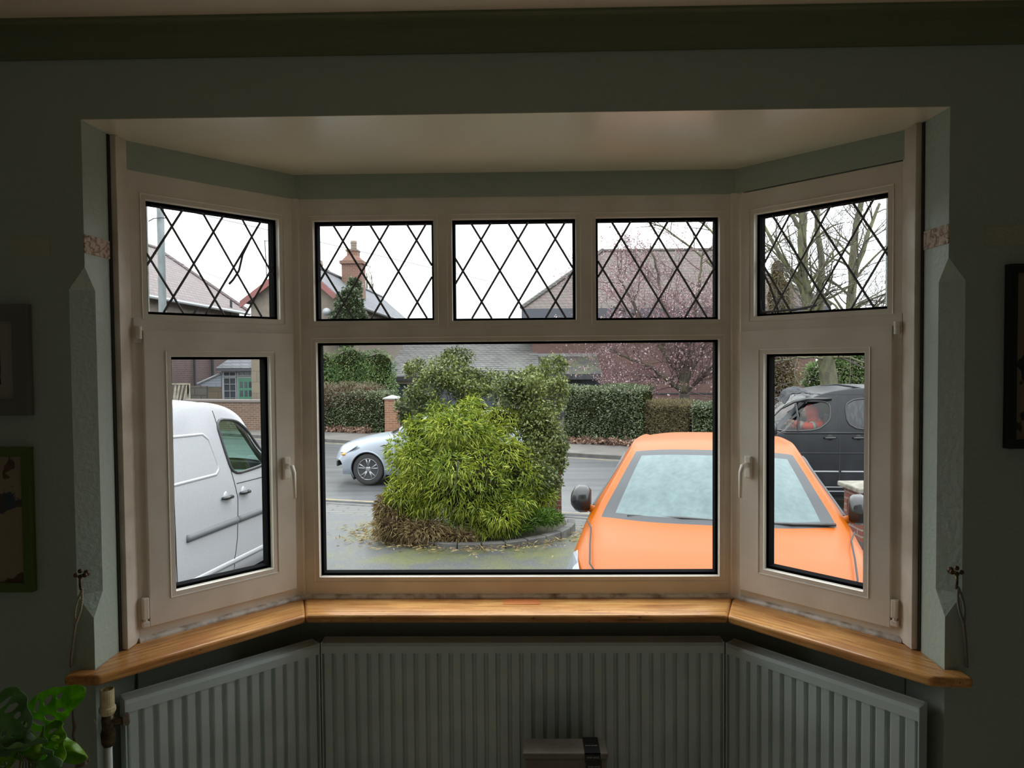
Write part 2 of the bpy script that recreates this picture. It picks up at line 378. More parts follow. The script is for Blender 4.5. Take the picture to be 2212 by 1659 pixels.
def hinge(win, u, z0, z1, yf, kind):
    h = MB()
    if kind == 'top':
        h.lathe([(.0085, z0), (.0085, z0+.018), (.0078, z0+.0182), (.0078, z0+.0192), (.0085, z0+.0194), (.0085, z1-.008)], (u, yf-.010, 0), 14)
        h.box(u-.011, u+.011, yf-.004, yf, z0-.012, z1+.016)
    else:
        h.box(u-.0085, u+.0085, yf-.020, yf, z0+.024, z1); h.lathe([(.006, z0+.016), (.006, z0+.024)], (u, yf-.010, 0), 12); h.box(u-.010, u+.010, yf-.018, yf, z0, z0+.017)
    h.build('hinge', m_upvc, win, bevel=.003)
# centre window
w2 = empty('window_2', B, WIN[1][1], 'wide centre bay window: one big fixed pane under three leaded lights', None, None, 'structure')
ops = [(.0605, .470, 1.648, 1.988), (.534, .954, 1.645, 1.988), (1.023, 1.438, 1.642, 1.988)]
big = (.065, 1.438, .765, 1.573)
solid_frame(w2, (.006, 1.480, .70, 2.062), [inset(q, -.001) for q in ops+[big]], 0, .068)
for q, (u, dz) in zip(ops, ((.156, .057), (.632, .058), (1.111, .056))): light(w2, q, 0, (u, q[3]-.008-dz))
m_mist = glassmat('misted_big_pane', (.97, .985, .98), .05, haze=(lin(206, 204, 204), .1))
t_ = m_mist.node_tree; mx3 = [n for n in t_.nodes if n.type == 'MIX_SHADER' and not n.inputs[0].is_linked][0]
c_ = t_.nodes.new('ShaderNodeTexCoord'); s_ = t_.nodes.new('ShaderNodeSeparateXYZ'); t_.links.new(c_.outputs['Object'], s_.inputs[0])
mr = t_.nodes.new('ShaderNodeMapRange'); t_.links.new(s_.outputs[2], mr.inputs[0]); mr.inputs[1].default_value = 1.49; mr.inputs[2].default_value = 1.57; mr.inputs[3].default_value = 0; mr.inputs[4].default_value = .16
t_.links.new(mr.outputs[0], mx3.inputs[0])
light(w2, big, pane=m_mist)
mk = MB().tube([(.545, .0275, 1.160), (.542, .0275, 1.130), (.536, .0275, 1.095), (.533, .0275, 1.068)], [.0035, .0025, .0012, .0018], 6).build('splash_mark', mat('dried_white_splash', lin(170, 176, 170), .7), w2, smooth=True)
# left and right windows (fixed leaded light over an opening sash)
w1 = empty('window_1', A, WIN[0][1], 'left bay window: side-hung opening sash under a leaded light, white van beyond', None, None, 'structure')
up = (.048, .466, 1.652, 1.985); so = (.028, .503, .734, 1.603); sop = (.105, .420, .822, 1.526)
solid_frame(w1, (-.004, .515, .695, 2.062), [inset(up, -.001), (.045, .486, .750, 1.588)], 0, .068)
light(w1, up, 0, (.257, 1.921), loose=(((.338, 1.805), (.352, 1.86)), ((.352, 1.86), (.375, 1.905)), ((.338, 1.805), (.318, 1.775)), ((.318, 1.775), (.304, 1.76))))
solid_frame(w1, so, [inset(sop, -.001)], -.014, .05, 'sash'); light(w1, sop, -.014)
handle(w1, .468, 1.160, -.014, 1); hinge(w1, .016, 1.578, 1.622, 0, 'top'); hinge(w1, .016, .735, .822, 0, 'bottom')
w3 = empty('window_3', BC, WIN[2][1], 'right bay window: opening sash with closed handle under a leaded light, dark van beyond', None, None, 'structure')
up = (.070, .485, 1.647, 1.982); so = (.028, .504, .728, 1.598); sop = (.112, .428, .816, 1.521)
solid_frame(w3, (.022, .538, .695, 2.058), [inset(up, -.001), (.045, .486, .745, 1.583)], 0, .068)
light(w3, up, 0, (.279, 1.921), loose=(((.083, 1.80), (.112, 1.745)), ((.112, 1.745), (.135, 1.68)), ((.135, 1.68), (.14, 1.655)), ((.078, 1.70), (.083, 1.665)), ((.083, 1.665), (.1, 1.656)), ((.095, 1.66), (.24, 1.664)), ((.18, 1.659), (.27, 1.672))))
solid_frame(w3, so, [inset(sop, -.001)], -.014, .05, 'sash'); light(w3, sop, -.014)
handle(w3, .062, 1.155, -.014, -1); hinge(w3, .516, 1.572, 1.616, 0, 'top'); hinge(w3, .516, .735, .812, 0, 'bottom')
# corner posts
for nm, p, px_ in (('trim_13', B, (-.016, .011)), ('trim_14', BC, (-.012, .018))):
    x = p.x
    poly = [(x+px_[0], p.y-.010), (x+px_[1], p.y-.010), (x+.045, p.y+.09), (x-.045, p.y+.09)]
    struct(nm, MB().prism(poly, .692, 2.062), m_upvc, 'narrow white corner post between the centre and %s windows' % ('left' if x < 0 else 'right'))

# ---- window board (oak) : three mitred lengths
wb = empty('window_board', (0, .4, .665), 0, 'varnished oak window board running round the foot of the bay', 'window sill')
def board(pts, rz, name='board'):
    mb = MB(); c_, s_ = math.cos(-rz), math.sin(-rz)
    loc = Vector(pts[0])
    q = [((x-loc[0])*c_-(y-loc[1])*s_, (x-loc[0])*s_+(y-loc[1])*c_) for x, y in pts]
    mb.prism(q, 0, .027)
    o = mb.build(name, m_wood, wb, bevel=.009, seg=4); o.location = (loc[0], loc[1]-.4, 0); o.rotation_euler = (0, 0, rz); return o
FL = [(-1.212, -.047), (-1.118, -.045), (-.716, .402), (.637, .396), (1.026, -.050), (1.128, -.058)]
EPS = .0012
board([FL[0], FL[1], FL[2], (-.783-EPS, .60), (-1.17, .19), (xL-.0, .0), (-1.212, 0)], WIN[0][1])
board([(FL[2][0]+EPS, FL[2][1]), (FL[3][0]-EPS, FL[3][1]), (.712, .60), (-.783, .60)], 0)
board([FL[3], FL[4], FL[5], (1.128, 0), (xR, 0), (1.10, .19), (.712+EPS, .60)], WIN[2][1])
st = MB().box(-.082, .043, .5, .556, .6925, .6931).build('worn_patch', m_stain, wb); st.location = (0, -.4, -.665); tag(st, 'small reddish rectangular stain on the board')

# ---- radiator round the bay
rad = empty('bay_radiator', (0, .44, .1), 0, 'grey-green ribbed panel radiator bent round the foot of the bay', 'radiator')
def rad_panel(a, b):
    a, b = Vector((*a, 0)), Vector((*b, 0)); L_ = (b-a).length; rz = math.atan2(b.y-a.y, b.x-a.x)
    n = round(L_/.0385); p = L_/n; prof = []
    for k in range(n):
        x = k*p; prof += [(x+.003, .015), (x+.006, .001), (x+.009, .0), (x+.0295, .000), (x+.033, .015)]
    prof = [(0, .015)]+prof+[(L_, .015)]
    mb = MB(); mb.loft([[(x, y, .10) for x, y in prof]+[(L_, .02, .10), (0, .02, .10)], [(x, y, .558) for x, y in prof]+[(L_, .02, .558), (0, .02, .558)]])
    loc = (a.x, a.y-.44, -.1)
    o = mb.build('panel', m_rad, rad, loc=loc, rz=rz)
    mb = MB(); mb.extr([(0, -.003, .552), (0, -.003, .576), (0, .003, .585), (0, .034, .590), (0, .034, .584), (0, .022, .552)], (L_, 0, 0))
    mb.build('top_rail', m_rad, rad, loc=loc, rz=rz)
    mb = MB(); mb.extr([(0, .040, .10), (0, .040, .584), (0, .043, .590), (0, .046, .59), (0, .046, .10)], (L_, 0, 0))
    for k in range(int(L_/.02)): mb.box(k*.02+.006, k*.02+.008, .022, .04, .12, .57)
    mb.build('back_panel', m_rad, rad, loc=loc, rz=rz)
    for x0 in (-.004, L_): MB().box(x0, x0+.004, -.004, .048, .1, .589).build('end_cap', m_rad, rad, loc=loc, rz=rz)
rad_panel((-1.098, .040), (-.686, .433)); rad_panel((-.674, .440), (.634, .443)); rad_panel((.646, .434), (1.022, .002))
# valve and pipe at the radiator's left end
vx, vy = -1.118, -.012
vp = empty('radiator_valve', (vx, vy, 0), 0, 'headless radiator valve on a white pipe at the left end of the radiator', 'valve')
MB().lathe([(.0095, 0), (.0095, .50)], n=14).build('pipe', m_pipe, vp, smooth=True)
cb = MB(); cb.lathe([(.0125, .49), (.017, .50), (.018, .525), (.014, .54), (.016, .56), (.013, .575)], n=14); cb.tube([(0, 0, .548), (.034, .028, .548)], .010, 10)
cb.build('valve_body', m_brass, vp, smooth=True)
nu = MB().lathe([(.013, 0), (.0165, .003), (.0165, .017), (.013, .02)], n=6, axis='x').build('union_nut', mat('worn_chrome', lin(150, 140, 130), .3, metal=.9), vp); nu.location = (.024, .02, .548); nu.rotation_euler = (0, 0, .68)
cr_ = MB(); cr_.lathe([(.0155, .575), (.0205, .584), (.0205, .594), (.0175, .597), (.0175, .642), (.0155, .643), (.0150, .612), (.004, .610), (.0035, .640), (.001, .641)], n=20); cr_.build('threaded_collar', m_cream, vp, smooth=False)

# ---- slim box with printed strap in front of the centre radiator
bx = P(1219, 1610, 2.16)
sb = empty('storage_box', (bx.x, bx.y, 0), 0, 'slim dull grey lidded box with a black strap, before the centre radiator', 'box')
m_box = mat('dull_grey_card', lin(120, 114, 102), .4, build=noisy(lin(122, 116, 104), lin(104, 98, 88), 14, 4))
zt = P(1219, 1605, 2.16).z
w_ = .129
MB().box(-w_+.006, w_-.006, -.052, .026, .0, zt-.018).build('body', m_box, sb, bevel=.008, seg=3)
MB().box(-w_, w_, -.058, .030, zt-.020, zt).build('lid', m_box, sb, bevel=.006, seg=3)
s0 = .058
stp = MB(); stp.box(s0, s0+.047, -.0615, .032, zt-.001, zt+.0015); stp.box(s0, s0+.047, -.0615, -.0585, zt-.026, zt+.0015); stp.box(s0+.003, s0+.050, -.0605, -.0565, .0, zt-.024)
strap = stp.build('strap', mat('black_ribbon', (.006, .006, .007), .5), sb)
def text(body, size, loc, rot, m, parent, name='lettering', ext=.0003, align='CENTER'):
    cu = bpy.data.curves.new(name, 'FONT'); cu.body = body; cu.size = size; cu.extrude = ext; cu.align_x = align
    to = bpy.data.objects.new('tmp', cu); COL.objects.link(to); bpy.context.view_layer.update()
    me = bpy.data.meshes.new_from_object(to.evaluated_get(bpy.context.evaluated_depsgraph_get())); bpy.data.objects.remove(to)
    me.name = name; me.materials.clear(); me.materials.append(m); o = bpy.data.objects.new(name, me); COL.objects.link(o); o.parent = parent; o.location = loc; o.rotation_euler = rot; return o
m_let = mat('pale_lettering', lin(180, 180, 178), .6)
for z, t_, s_ in ((zt-.013, 'ONE RACK', .0075), (zt-.041, 'ONE RACK', .0075), (zt-.055, 'ONE RACK', .0075)):
    text(t_, s_, (s0+.0245+(.003 if z < zt-.03 else 0), -.062, z), (PI/2, 0, 0), m_let, strap)
text('ONE RACK', .0075, (s0+.0235, -.02, zt+.002), (0, 0, 0), m_let, strap)

# ---- tie-back hooks with cords
def tieback(x, z, y, x2, z2, side, beaded, lab, lab2):
    hk = empty('tieback_hook', (x, y, z), 0, lab, 'hook')
    mb = MB(); mb.lathe([(.006, .0), (.009, -.003), (.006, -.008), (.0035, -.012), (.0035, -.028)], n=12, axis='y')
    mb.build('stem', m_brass, hk, smooth=True)
    mb = MB()
    for dx, dz in ((0, .013), (-.012, .002), (.012, .002)): mb.ell((dx, -.030, dz), (.0062, .005, .0062), 10, 6)
    mb.ell((0, -.030, -.002), (.006, .006, .006), 10, 6); mb.tube([(0, -.030, -.004), (0, -.032, -.022), (0, -.030, -.034), (.003, -.026, -.040)], [.004, .003, .0032, .0045], 8)
    mb.build('trefoil', m_brass, hk, smooth=True)
    mb = MB(); mb2 = []
    a = Vector((x+.004, y-.030, z-.036)); b = Vector((x2, y-.012, z2)); d = b-a
    for k, bow in ((0, .007), (1, -.007)):
        pts = []
        for i in range(61):
            t = i/60; s = math.sin(PI*min(1, t*2.2))*bow if t < .46 else bow*.25*(1-t)
            p = a+d*t+Vector((s+(-.004 if beaded else .004)*math.sin(PI*t), 0, 0)); pts.append(p)
        if beaded:
            for i in range(0, 61, 1):
                mb.ell(pts[i]+Vector((0, -.001*(i % 2), 0)), (.0036 if k == 0 else .0030, .0032, .0040), 6, 4)
        else: mb.tube(pts, .0032, 6)
    o = mb.build('cord', mat('pale_twisted_cord', lin(168, 156, 136), .6) if beaded else mat('grey_cord', lin(120, 118, 110), .5), None, smooth=True)
    tag(o, lab2, 'cord')
tieback(-1.172, .950, .003, -1.216, .702, 'left', True, 'small trefoil brass hook on the chamfer left of the bay', 'twisted pale cord loop hanging from the left hook down to the board end')
tieback(1.100, .952, .003, 1.140, .700, 'right', False, 'small trefoil dark hook on the chamfer right of the bay', 'smooth dark cord loop hanging from the right hook past the board end')

# ---- framed pictures on the front wall
def picture(name, x0, x1, z0, z1, fw, dep, mf, mart, lab, mw=0, mm_=None):
    p = empty(name, ((x0+x1)/2, -.002, z0), 0, lab, 'picture'); ox = (x0+x1)/2
    mb = MB(); frame_ring(mb, (x0-ox, x1-ox, 0, z1-z0), (x0-ox+fw, x1-ox-fw, fw, z1-z0-fw), (-dep, -dep*.8), 0); mb.build('picture_frame', mf, p)
    MB().box(x0-ox+fw-.001, x1-ox-fw+.001, -.006, -.001, fw-.001, z1-z0-fw+.001).build('mount' if mw else 'print', mm_ if mw else mart, p)
    if mw: MB().box(x0-ox+fw+mw, x1-ox-fw-mw, -.009, -.006, fw+mw, z1-z0-fw-mw).build('print', mart, p)
    return p
m_pf = mat('white_picture_frame', lin(112, 112, 102), .5); m_gf = mat('green_picture_frame', lin(84, 104, 34), .4); m_bf = mat('black_picture_frame', (.008, .008, .008), .4)
def dark_print(t, b):
    n = n_noise(t, n_coord(t), 26, 4); t.links.new(n_ramp(t, n, [(.45, (.006, .006, .005)), (.6, (.03, .03, .025)), (.68, (.25, .24, .2))]), b.inputs['Base Color'])
picture('framed_print', -1.64, -1.300, 1.372, 1.664, .042, .022, m_pf, mat('dark_abstract_print', (.02, .02, .02), .5, build=dark_print), 'white-framed dark print in a pale mount, upper left of the bay', .040, mat('pale_mount', lin(150, 150, 140), .8))
def map_print(t, b):
    v = n_coord(t); n = n_noise(t, v, 11, 5); n2 = n_noise(t, v, 5, 2)
    colr = n_ramp(t, n2, [(.4, lin(60, 60, 58)), (.5, lin(104, 70, 46)), (.6, lin(58, 74, 86))])
    t.links.new(n_mix(t, n_ramp(t, n, [(.56, (0, 0, 0)), (.575, (1, 1, 1))]), lin(150, 136, 114), colr), b.inputs['Base Color'])
picture('framed_print', -1.66, -1.305, .905, 1.288, .024, .020, m_gf, mat('cream_map_print', lin(168, 152, 128), .7, build=map_print), 'green-framed cream print with dark patches, lower left of the bay')
def bot_print(t, b):
    v = n_coord(t, scale=(1, 1, .8)); n = n_noise(t, v, 14, 3); n2 = n_noise(t, v, 5, 1)
    t.links.new(n_mix(t, n_ramp(t, n, [(.54, (0, 0, 0)), (.56, (1, 1, 1))]), lin(122, 112, 92), (.015, .018, .015)), b.inputs['Base Color'])
picture('framed_print', 1.229, 1.62, 1.270, 1.740, .022, .022, m_bf, mat('botanical_print', lin(160, 148, 124), .7, build=bot_print), 'black-framed botanical print right of the bay')

# ---- pot plant with perforated leaves, lower left
pl = empty('pot_plant', (-1.17, -.30, 0), 0, 'climbing pot plant with bright green perforated leaves at lower left', 'plant')
def gleaf(dark):
    def f(t, b):
        v = n_coord(t); n = n_noise(t, v, 30, 4)
        col = n_ramp(t, n, [(.35, dark[0]), (.65, dark[1])]); t.links.new(col, b.inputs['Base Color'])
        tr = t.nodes.new('ShaderNodeBsdfTranslucent'); t.links.new(n_mix(t, 1, col, (1.3, 1.5, .35), 'MULTIPLY'), tr.inputs[0])
        ms = t.nodes.new('ShaderNodeMixShader'); ms.inputs[0].default_value = .45; out = t.nodes['Material Output']
        t.links.new(b.outputs[0], ms.inputs[1]); t.links.new(tr.outputs[0], ms.inputs[2]); t.links.new(ms.outputs[0], out.inputs[0])
    return f
m_l1 = mat('perforated_leaf_bright', (.2, .4, .03), .35, build=gleaf((lin(96, 140, 20), lin(140, 184, 36))))
m_l2 = mat('perforated_leaf_dull', (.1, .2, .08), .3, build=gleaf((lin(96, 128, 92), lin(128, 156, 122))))
def monstera(base, tip, width, nrm, m, holes=4, curl=.008):
    base, tip = Vector(base), Vector(tip); ax = (tip-base); L_ = ax.length; ax.normalize(); nrm = Vector(nrm); nrm = (nrm-ax*nrm.dot(ax)).normalized(); sd = nrm.cross(ax)
    NU, NV = 64, 46; mb = MB(); idx = {}
    hs = [(.24+.19*k+.03*s, s*.44, .058, .27-.05*k) for k in range(holes) for s in (-1, 1)]
    def inside(t, v):
        for hx, hv, ra, rb in hs:
            k = (t-hx-.16*(abs(v)-.4))/ra; q = (v-hv)/rb
            if k*k+q*q < 1: return True
        return False
    def pt(i, j):
        t = i/NU; v = (j/NV-.5)*2; wd = width*.5*(math.sin(PI*min(1, t**.70))**.62)*(1-.2*t)
        return base+ax*(L_*t)+sd*(wd*v)+nrm*(-curl*v*v-curl*2*t*t+.004*math.sin(t*20)*abs(v))
    for i in range(NU):
        for j in range(NV):
            if inside((i+.5)/NU, ((j+.5)/NV-.5)*2): continue
            q = []
            for a, b_ in ((i, j), (i+1, j), (i+1, j+1), (i, j+1)):
                if (a, b_) not in idx: idx[(a, b_)] = len(mb.v); mb.v.append(tuple(pt(a, b_)))
                q.append(idx[(a, b_)])
            mb.f.append(tuple(q))
    o = mb.build('leaf', m, pl, smooth=True, fix=False); o.location = (1.17, .30, 0)
    s = o.modifiers.new('s', 'SOLIDIFY'); s.thickness = .0012
    return o
def Q(px, py, D): return P(px, py, D)
monstera(Q(52, 1560, 1.54), Q(166, 1497, 1.46), .088, (.1, -1, .25), m_l1, 3)
monstera(Q(-30, 1530, 1.45), Q(44, 1585, 1.40), .13, (-.2, -1, .5), m_l2, 4)
monstera(Q(62, 1600, 1.50), Q(170, 1612, 1.46), .07, (.0, -.5, 1), m_l1, 2, .015)
monstera(Q(95, 1570, 1.50), Q(112, 1648, 1.40), .075, (.3, -1, .2), m_l1, 3)
monstera(Q(-20, 1600, 1.44), Q(60, 1592, 1.40), .07, (0, -.7, 1), m_l2, 3)
monstera(Q(20, 1590, 1.46), Q(75, 1625, 1.40), .06, (0, -.8, .8), m_l1, 2)
monstera(Q(-10, 1660, 1.42), Q(14, 1622, 1.40), .05, (0, -1, .1), m_l1, 2)
monstera(Q(60, 1640, 1.42), Q(112, 1662, 1.38), .06, (.2, -1, .3), m_l2, 2)
monstera(Q(-20, 1618, 1.40), Q(100, 1622, 1.38), .035, (0, -.3, -1), m_l2, 1)
m_stem = mat('brown_plant_stem', lin(96, 84, 58), .7); m_gst = mat('green_plant_stem', lin(86, 110, 40), .6)
mb = MB()
for pts in ([(40, 1680), (50, 1610), (48, 1570), (58, 1552)], [(60, 1700), (80, 1640), (90, 1600), (95, 1570)], [(20, 1700), (10, 1640), (-10, 1600)]):
    mb.tube([Q(x, y, 1.47) for x, y in pts], .0022, 6)
o = mb.build('stem', m_gst, pl, smooth=True); o.location = (1.17, .30, 0)
mb = MB()
for s in range(6): mb.tube([Q(38+s*5, 1625+s*3, 1.41), Q(44+s*6, 1645, 1.40), Q(40+s*8, 1670, 1.41)], .0012, 5)
o = mb.build('aerial_root', m_stem, pl, smooth=True); o.location = (1.17, .30, 0)
pm = MB(); pm.lathe([(.085, 0), (.11, .02), (.125, .16), (.13, .20), (.115, .20), (.105, .17), (.02, .165)], n=28); o = pm.build('pot', mat('dark_glazed_pot', (.02, .02, .022), .4), pl, smooth=True)
pb = MB(); pb.tube([Vector((0, 0, .16)), Q(40, 1680, 1.47)+Vector((1.17, .30, 0))], .005, 6); pb.tube([Vector((.01, 0, .16)), Q(60, 1700, 1.47)+Vector((1.17, .30, 0))], .004, 6); pb.tube([Vector((-.01, 0, .16)), Q(20, 1700, 1.47)+Vector((1.17, .30, 0))], .004, 6); pb.build('lower_stem', m_gst, pl, smooth=True)
# hanging twine with knotted tassel beside the plant
tw = MB(); tw.tube([Q(158, 1480, 1.80), Q(157, 1545, 1.80), Q(161, 1572, 1.80), Q(158, 1590, 1.8), Q(166, 1615, 1.79), Q(172, 1635, 1.78)], [.0015, .002, .004, .003, .002, .002], 6)
tw.tube([Q(135, 1602, 1.72), Q(165, 1625, 1.76), Q(173, 1640, 1.78)], .0028, 6)
two = tw.build('hanging_twine', m_stem, None, smooth=True); tag(two, 'brown garden twine hanging from under the left board end, knotted at its tail', 'twine')
tb = MB()
for k in range(40):
    a = RNG.uniform(0, 2*PI, 2); c0 = Q(178, 1646, 1.78)
    tb.tube([c0+Vector((.014*math.cos(a[0]+q*1.3), .01*math.sin(a[1]+q), .012*math.sin(a[0]+q*1.7))) for q in range(4)], .0009, 4)
tbo = tb.build('knot', mat('frayed_twine', lin(136, 124, 104), .8), two); tag(tbo, 'frayed knot at the end')
wl = MB(); wl.tube([Q(172, 1575, 1.78), Q(190, 1560, 1.78), Q(203, 1554, 1.78), Q(208, 1566, 1.78), Q(207, 1577, 1.78), Q(190, 1596, 1.78), Q(172, 1612, 1.78)], .0007, 5)
tag(wl.build('wire_loop', mat('bright_wire', lin(190, 185, 175), .3, metal=.8), None), 'thin bright wire loop sticking out beside the twine', 'wire')

#@@EXTERIOR@@
# =================================================================== OUTSIDE
_lin0 = lin
def lin(r, g, b, k=.47): return _lin0(r, g, b, k)      # outdoor colours darkened to offset the raised sky brightness
def zdrive(D): return -.62-.035*(D-4.6)
def poly_ground(name, pts, m, label, thick=.12):
    mb = MB(); n = len(pts); mb.v = [tuple(p) for p in pts]+[(p[0], p[1], p[2]-thick) for p in pts]
    mb.f = [tuple(range(n)), tuple(reversed(range(n, 2*n)))]+[(i, (i+1) % n+0, (i+1) % n+n, i+n) for i in range(n)]
    return tag(mb.build(name, m), label, None, None, 'structure')
def line(a, b, x):      # point of the line a-b at world x
    t = (x-a.x)/(b.x-a.x); return a+(b-a)*t
dA, dB = G(700, 1107, -.845), G(1230, 1145, -.845)      # drive meets the block paving
kA, kB = G(720, 1086, -.87), G(1230, 1115, -.87)        # near kerb
fA, fB = G(755, 951, -.86), G(1340, 984, -.86)          # far kerb
hA, hB = G(700, 928, -.80), G(1340, 958, -.80)          # foot of the hedges
def tarmac_drive(t, b):
    v = n_coord(t); n = n_noise(t, v, 90, 3); base = n_ramp(t, n, [(.3, lin(74, 76, 77)), (.5, lin(92, 94, 95)), (.72, lin(124, 126, 126))])
    # moss round the planting bed
    g = t.nodes.new('ShaderNodeTexCoord'); s = t.nodes.new('ShaderNodeVectorMath'); s.operation = 'DISTANCE'; t.links.new(g.outputs['Object'], s.inputs[0]); s.inputs[1].default_value = (-.75, 7.6, -.7)
    n2 = n_noise(t, v, 2.3, 6, .6); a = t.nodes.new('ShaderNodeMath'); a.operation = 'MULTIPLY_ADD'; t.links.new(s.outputs['Value'], a.inputs[0]); a.inputs[1].default_value = -.13; t.links.new(n2, a.inputs[2])
    mk = n_ramp(t, a.outputs[0], [(.22, (0, 0, 0)), (.42, (.75, .75, .75))])
    moss = n_ramp(t, n, [(.35, lin(84, 88, 44)), (.65, lin(134, 138, 70))])
    t.links.new(n_mix(t, mk, base, moss), b.inputs['Base Color']); n_bump(t, b, n, .5, .01)
def road_b(t, b):
    n = n_noise(t, n_coord(t), 60, 3); s = n_noise(t, n_coord(t, scale=(.12, 2.2, 1), rot=(0, 0, .28)), 1.5, 5)
    t.links.new(n_mix(t, .5, n_ramp(t, n, [(.3, lin(92, 93, 95)), (.7, lin(122, 123, 126))]), n_ramp(t, s, [(.35, lin(84, 86, 88)), (.62, lin(126, 127, 130))])), b.inputs['Base Color']); n_bump(t, b, n, .3, .004)
m_drive = mat('mossy_tarmac', (.1, .1, .1), .55, build=tarmac_drive)
m_road = mat('wet_worn_asphalt', (.12, .12, .12), .32, build=road_b)
m_paver = mat('grey_block_paving', (.1, .1, .1), .5, build=bricky(lin(104, 104, 102), lin(118, 116, 112), lin(66, 70, 60), .42, .14, .02, lin(90, 92, 82), vert=True))
m_pave = mat('far_pavement', lin(118, 112, 108), .6, build=noisy(lin(110, 106, 102), lin(128, 122, 116), 2, 6))
m_kerb = mat('concrete_kerb', lin(104, 102, 98), .7, build=noisy(lin(84, 82, 80), lin(120, 118, 112), 4, 5))
m_soil = mat('far_garden_ground', lin(70, 66, 50), .9, build=noisy(lin(58, 54, 40), lin(84, 84, 56), 1.5, 5))
XA, XB = -45, 34
dl = lambda x, z=None: line(dA, dB, x)
poly_ground('ground_drive', [(-12, .95, zdrive(2.8)), (12, .95, zdrive(2.8)), tuple(line(dA, dB, 12)), tuple(line(dA, dB, -12))], m_drive, 'mossy grey tarmac front drive')
poly_ground('ground_paving', [tuple(line(dA, dB, XA)), tuple(line(dA, dB, XB)), tuple(line(kA, kB, XB)), tuple(line(kA, kB, XA))], m_paver, 'strip of grey block paving along the near side of the road')
poly_ground('ground_road', [tuple(line(kA, kB, XA)-Vector((0, 0, .02))), tuple(line(kA, kB, XB)-Vector((0, 0, .02))), tuple(line(fA, fB, XB)-Vector((0, 0, .08))), tuple(line(fA, fB, XA)-Vector((0, 0, .08)))], m_road, 'worn wet asphalt road')
poly_ground('ground_pavement', [tuple(line(fA, fB, XA)), tuple(line(fA, fB, XB)), tuple(line(hA, hB, XB)+Vector((0, 1, 0))), tuple(line(hA, hB, XA)+Vector((0, 1, 0)))], m_pave, 'far pavement beneath the hedges')
poly_ground('ground_gardens', [tuple(line(hA, hB, XA)+Vector((0, .9, -.01))), tuple(line(hA, hB, XB)+Vector((0, .9, -.01))), (90, 130, -1.3), (-90, 130, -1.3)], m_soil, 'gardens beyond the far pavement')
poly_ground('ground_beds', [(-70, -8, -1.15), (70, -8, -1.15), (70, 60, -1.45), (-70, 60, -1.45)], m_soil, 'ground under everything outside')
def strip(a, b, off, wd, z, m, name, label, x0=-14, x1=12, h=.004):
    d = (b-a); d.z = 0; d.normalize(); nrm = Vector((-d.y, d.x, 0))
    p, q = line(a, b, x0), line(a, b, x1); p.z = q.z = z
    mb = MB(); mb.extr([p+nrm*off, p+nrm*(off+wd), p+nrm*(off+wd)+Vector((0, 0, h)), p+nrm*off+Vector((0, 0, h))], q-p)
    return tag(mb.build(name, m), label, None, None, 'structure')
m_yel = mat('faded_yellow_paint', lin(176, 158, 110), .6, build=noisy(lin(180, 160, 106), lin(130, 126, 114), 3, 4))
strip(kA, kB, .30, .07, -.8895, m_yel, 'trim_20', 'faded yellow line along the near kerb')
strip(fA, fB, -.42, .07, -.938, m_yel, 'trim_21', 'faded yellow line along the far kerb')
strip(kA, kB, -.12, .12, -.885, m_kerb, 'trim_22', 'low concrete kerb on the near side of the road', h=.022)
strip(fA, fB, -.12, .13, -.96, m_kerb, 'trim_23', 'concrete kerb on the far side of the road', x0=-30, x1=24, h=.108)

# ---- leaf clouds
def leaf_mesh(name, m, parent, pts, dirs, L, W, fold=.25, loc=(0, 0, 0)):
    pts = np.asarray(pts, float); n = len(pts); d = np.asarray(dirs, float); d /= np.linalg.norm(d, axis=1, keepdims=True)+1e-9
    r = RNG.normal(size=(n, 3)); s = np.cross(d, r); s /= np.linalg.norm(s, axis=1, keepdims=True)+1e-9; nn = np.cross(s, d)
    l = (L*RNG.uniform(.6, 1.25, n))[:, None]; w_ = (W*RNG.uniform(.7, 1.2, n))[:, None]/2
    m0 = pts+d*l*.45+nn*l*fold*.12
    V_ = np.stack([pts, m0+s*w_, pts+d*l-np.array([0, 0, 1])*l*fold*.5, m0-s*w_], 1).reshape(-1, 3)
    me = bpy.data.meshes.new(name); me.vertices.add(4*n); me.vertices.foreach_set('co', V_.ravel())
    me.loops.add(6*n); me.polygons.add(2*n); b = (np.arange(n)*4)[:, None]
    me.loops.foreach_set('vertex_index', (b+np.array([0, 1, 2, 0, 2, 3])).ravel().astype(np.int32)); me.polygons.foreach_set('loop_start', (np.arange(2*n)*3).astype(np.int32)); me.polygons.foreach_set('loop_total', np.full(2*n, 3, np.int32))
    me.update(calc_edges=True); me.validate(); me.materials.append(m)
    o = bpy.data.objects.new(name, me); COL.objects.link(o); o.location = loc
    if parent: o.parent = parent
    return o
def blob_pts(blobs, n, lo=.7, hi=1.08, up=0.0, out=1.0, rnd=.7, front=.55):
    "blobs: (centre, radii) ; returns points near their surfaces and outward directions"
    ar = np.array([(b[1][0]*b[1][2]+b[1][0]*b[1][1]) for b in blobs]); k = RNG.choice(len(blobs), n, p=ar/ar.sum())
    d = RNG.normal(size=(n, 3)); d /= np.linalg.norm(d, axis=1, keepdims=True)
    fl = (d[:, 1] > 0) & (RNG.random(n) < front); d[fl, 1] *= -1
    c_ = np.array([list(b[0]) for b in blobs])[k]; r_ = np.array([list(b[1]) for b in blobs])[k]
    q = RNG.uniform(lo, hi, n)[:, None]; pts = c_+d*r_*q
    dirs = d*out+RNG.normal(size=(n, 3))*rnd+np.array([0, 0, up]); return pts, dirs
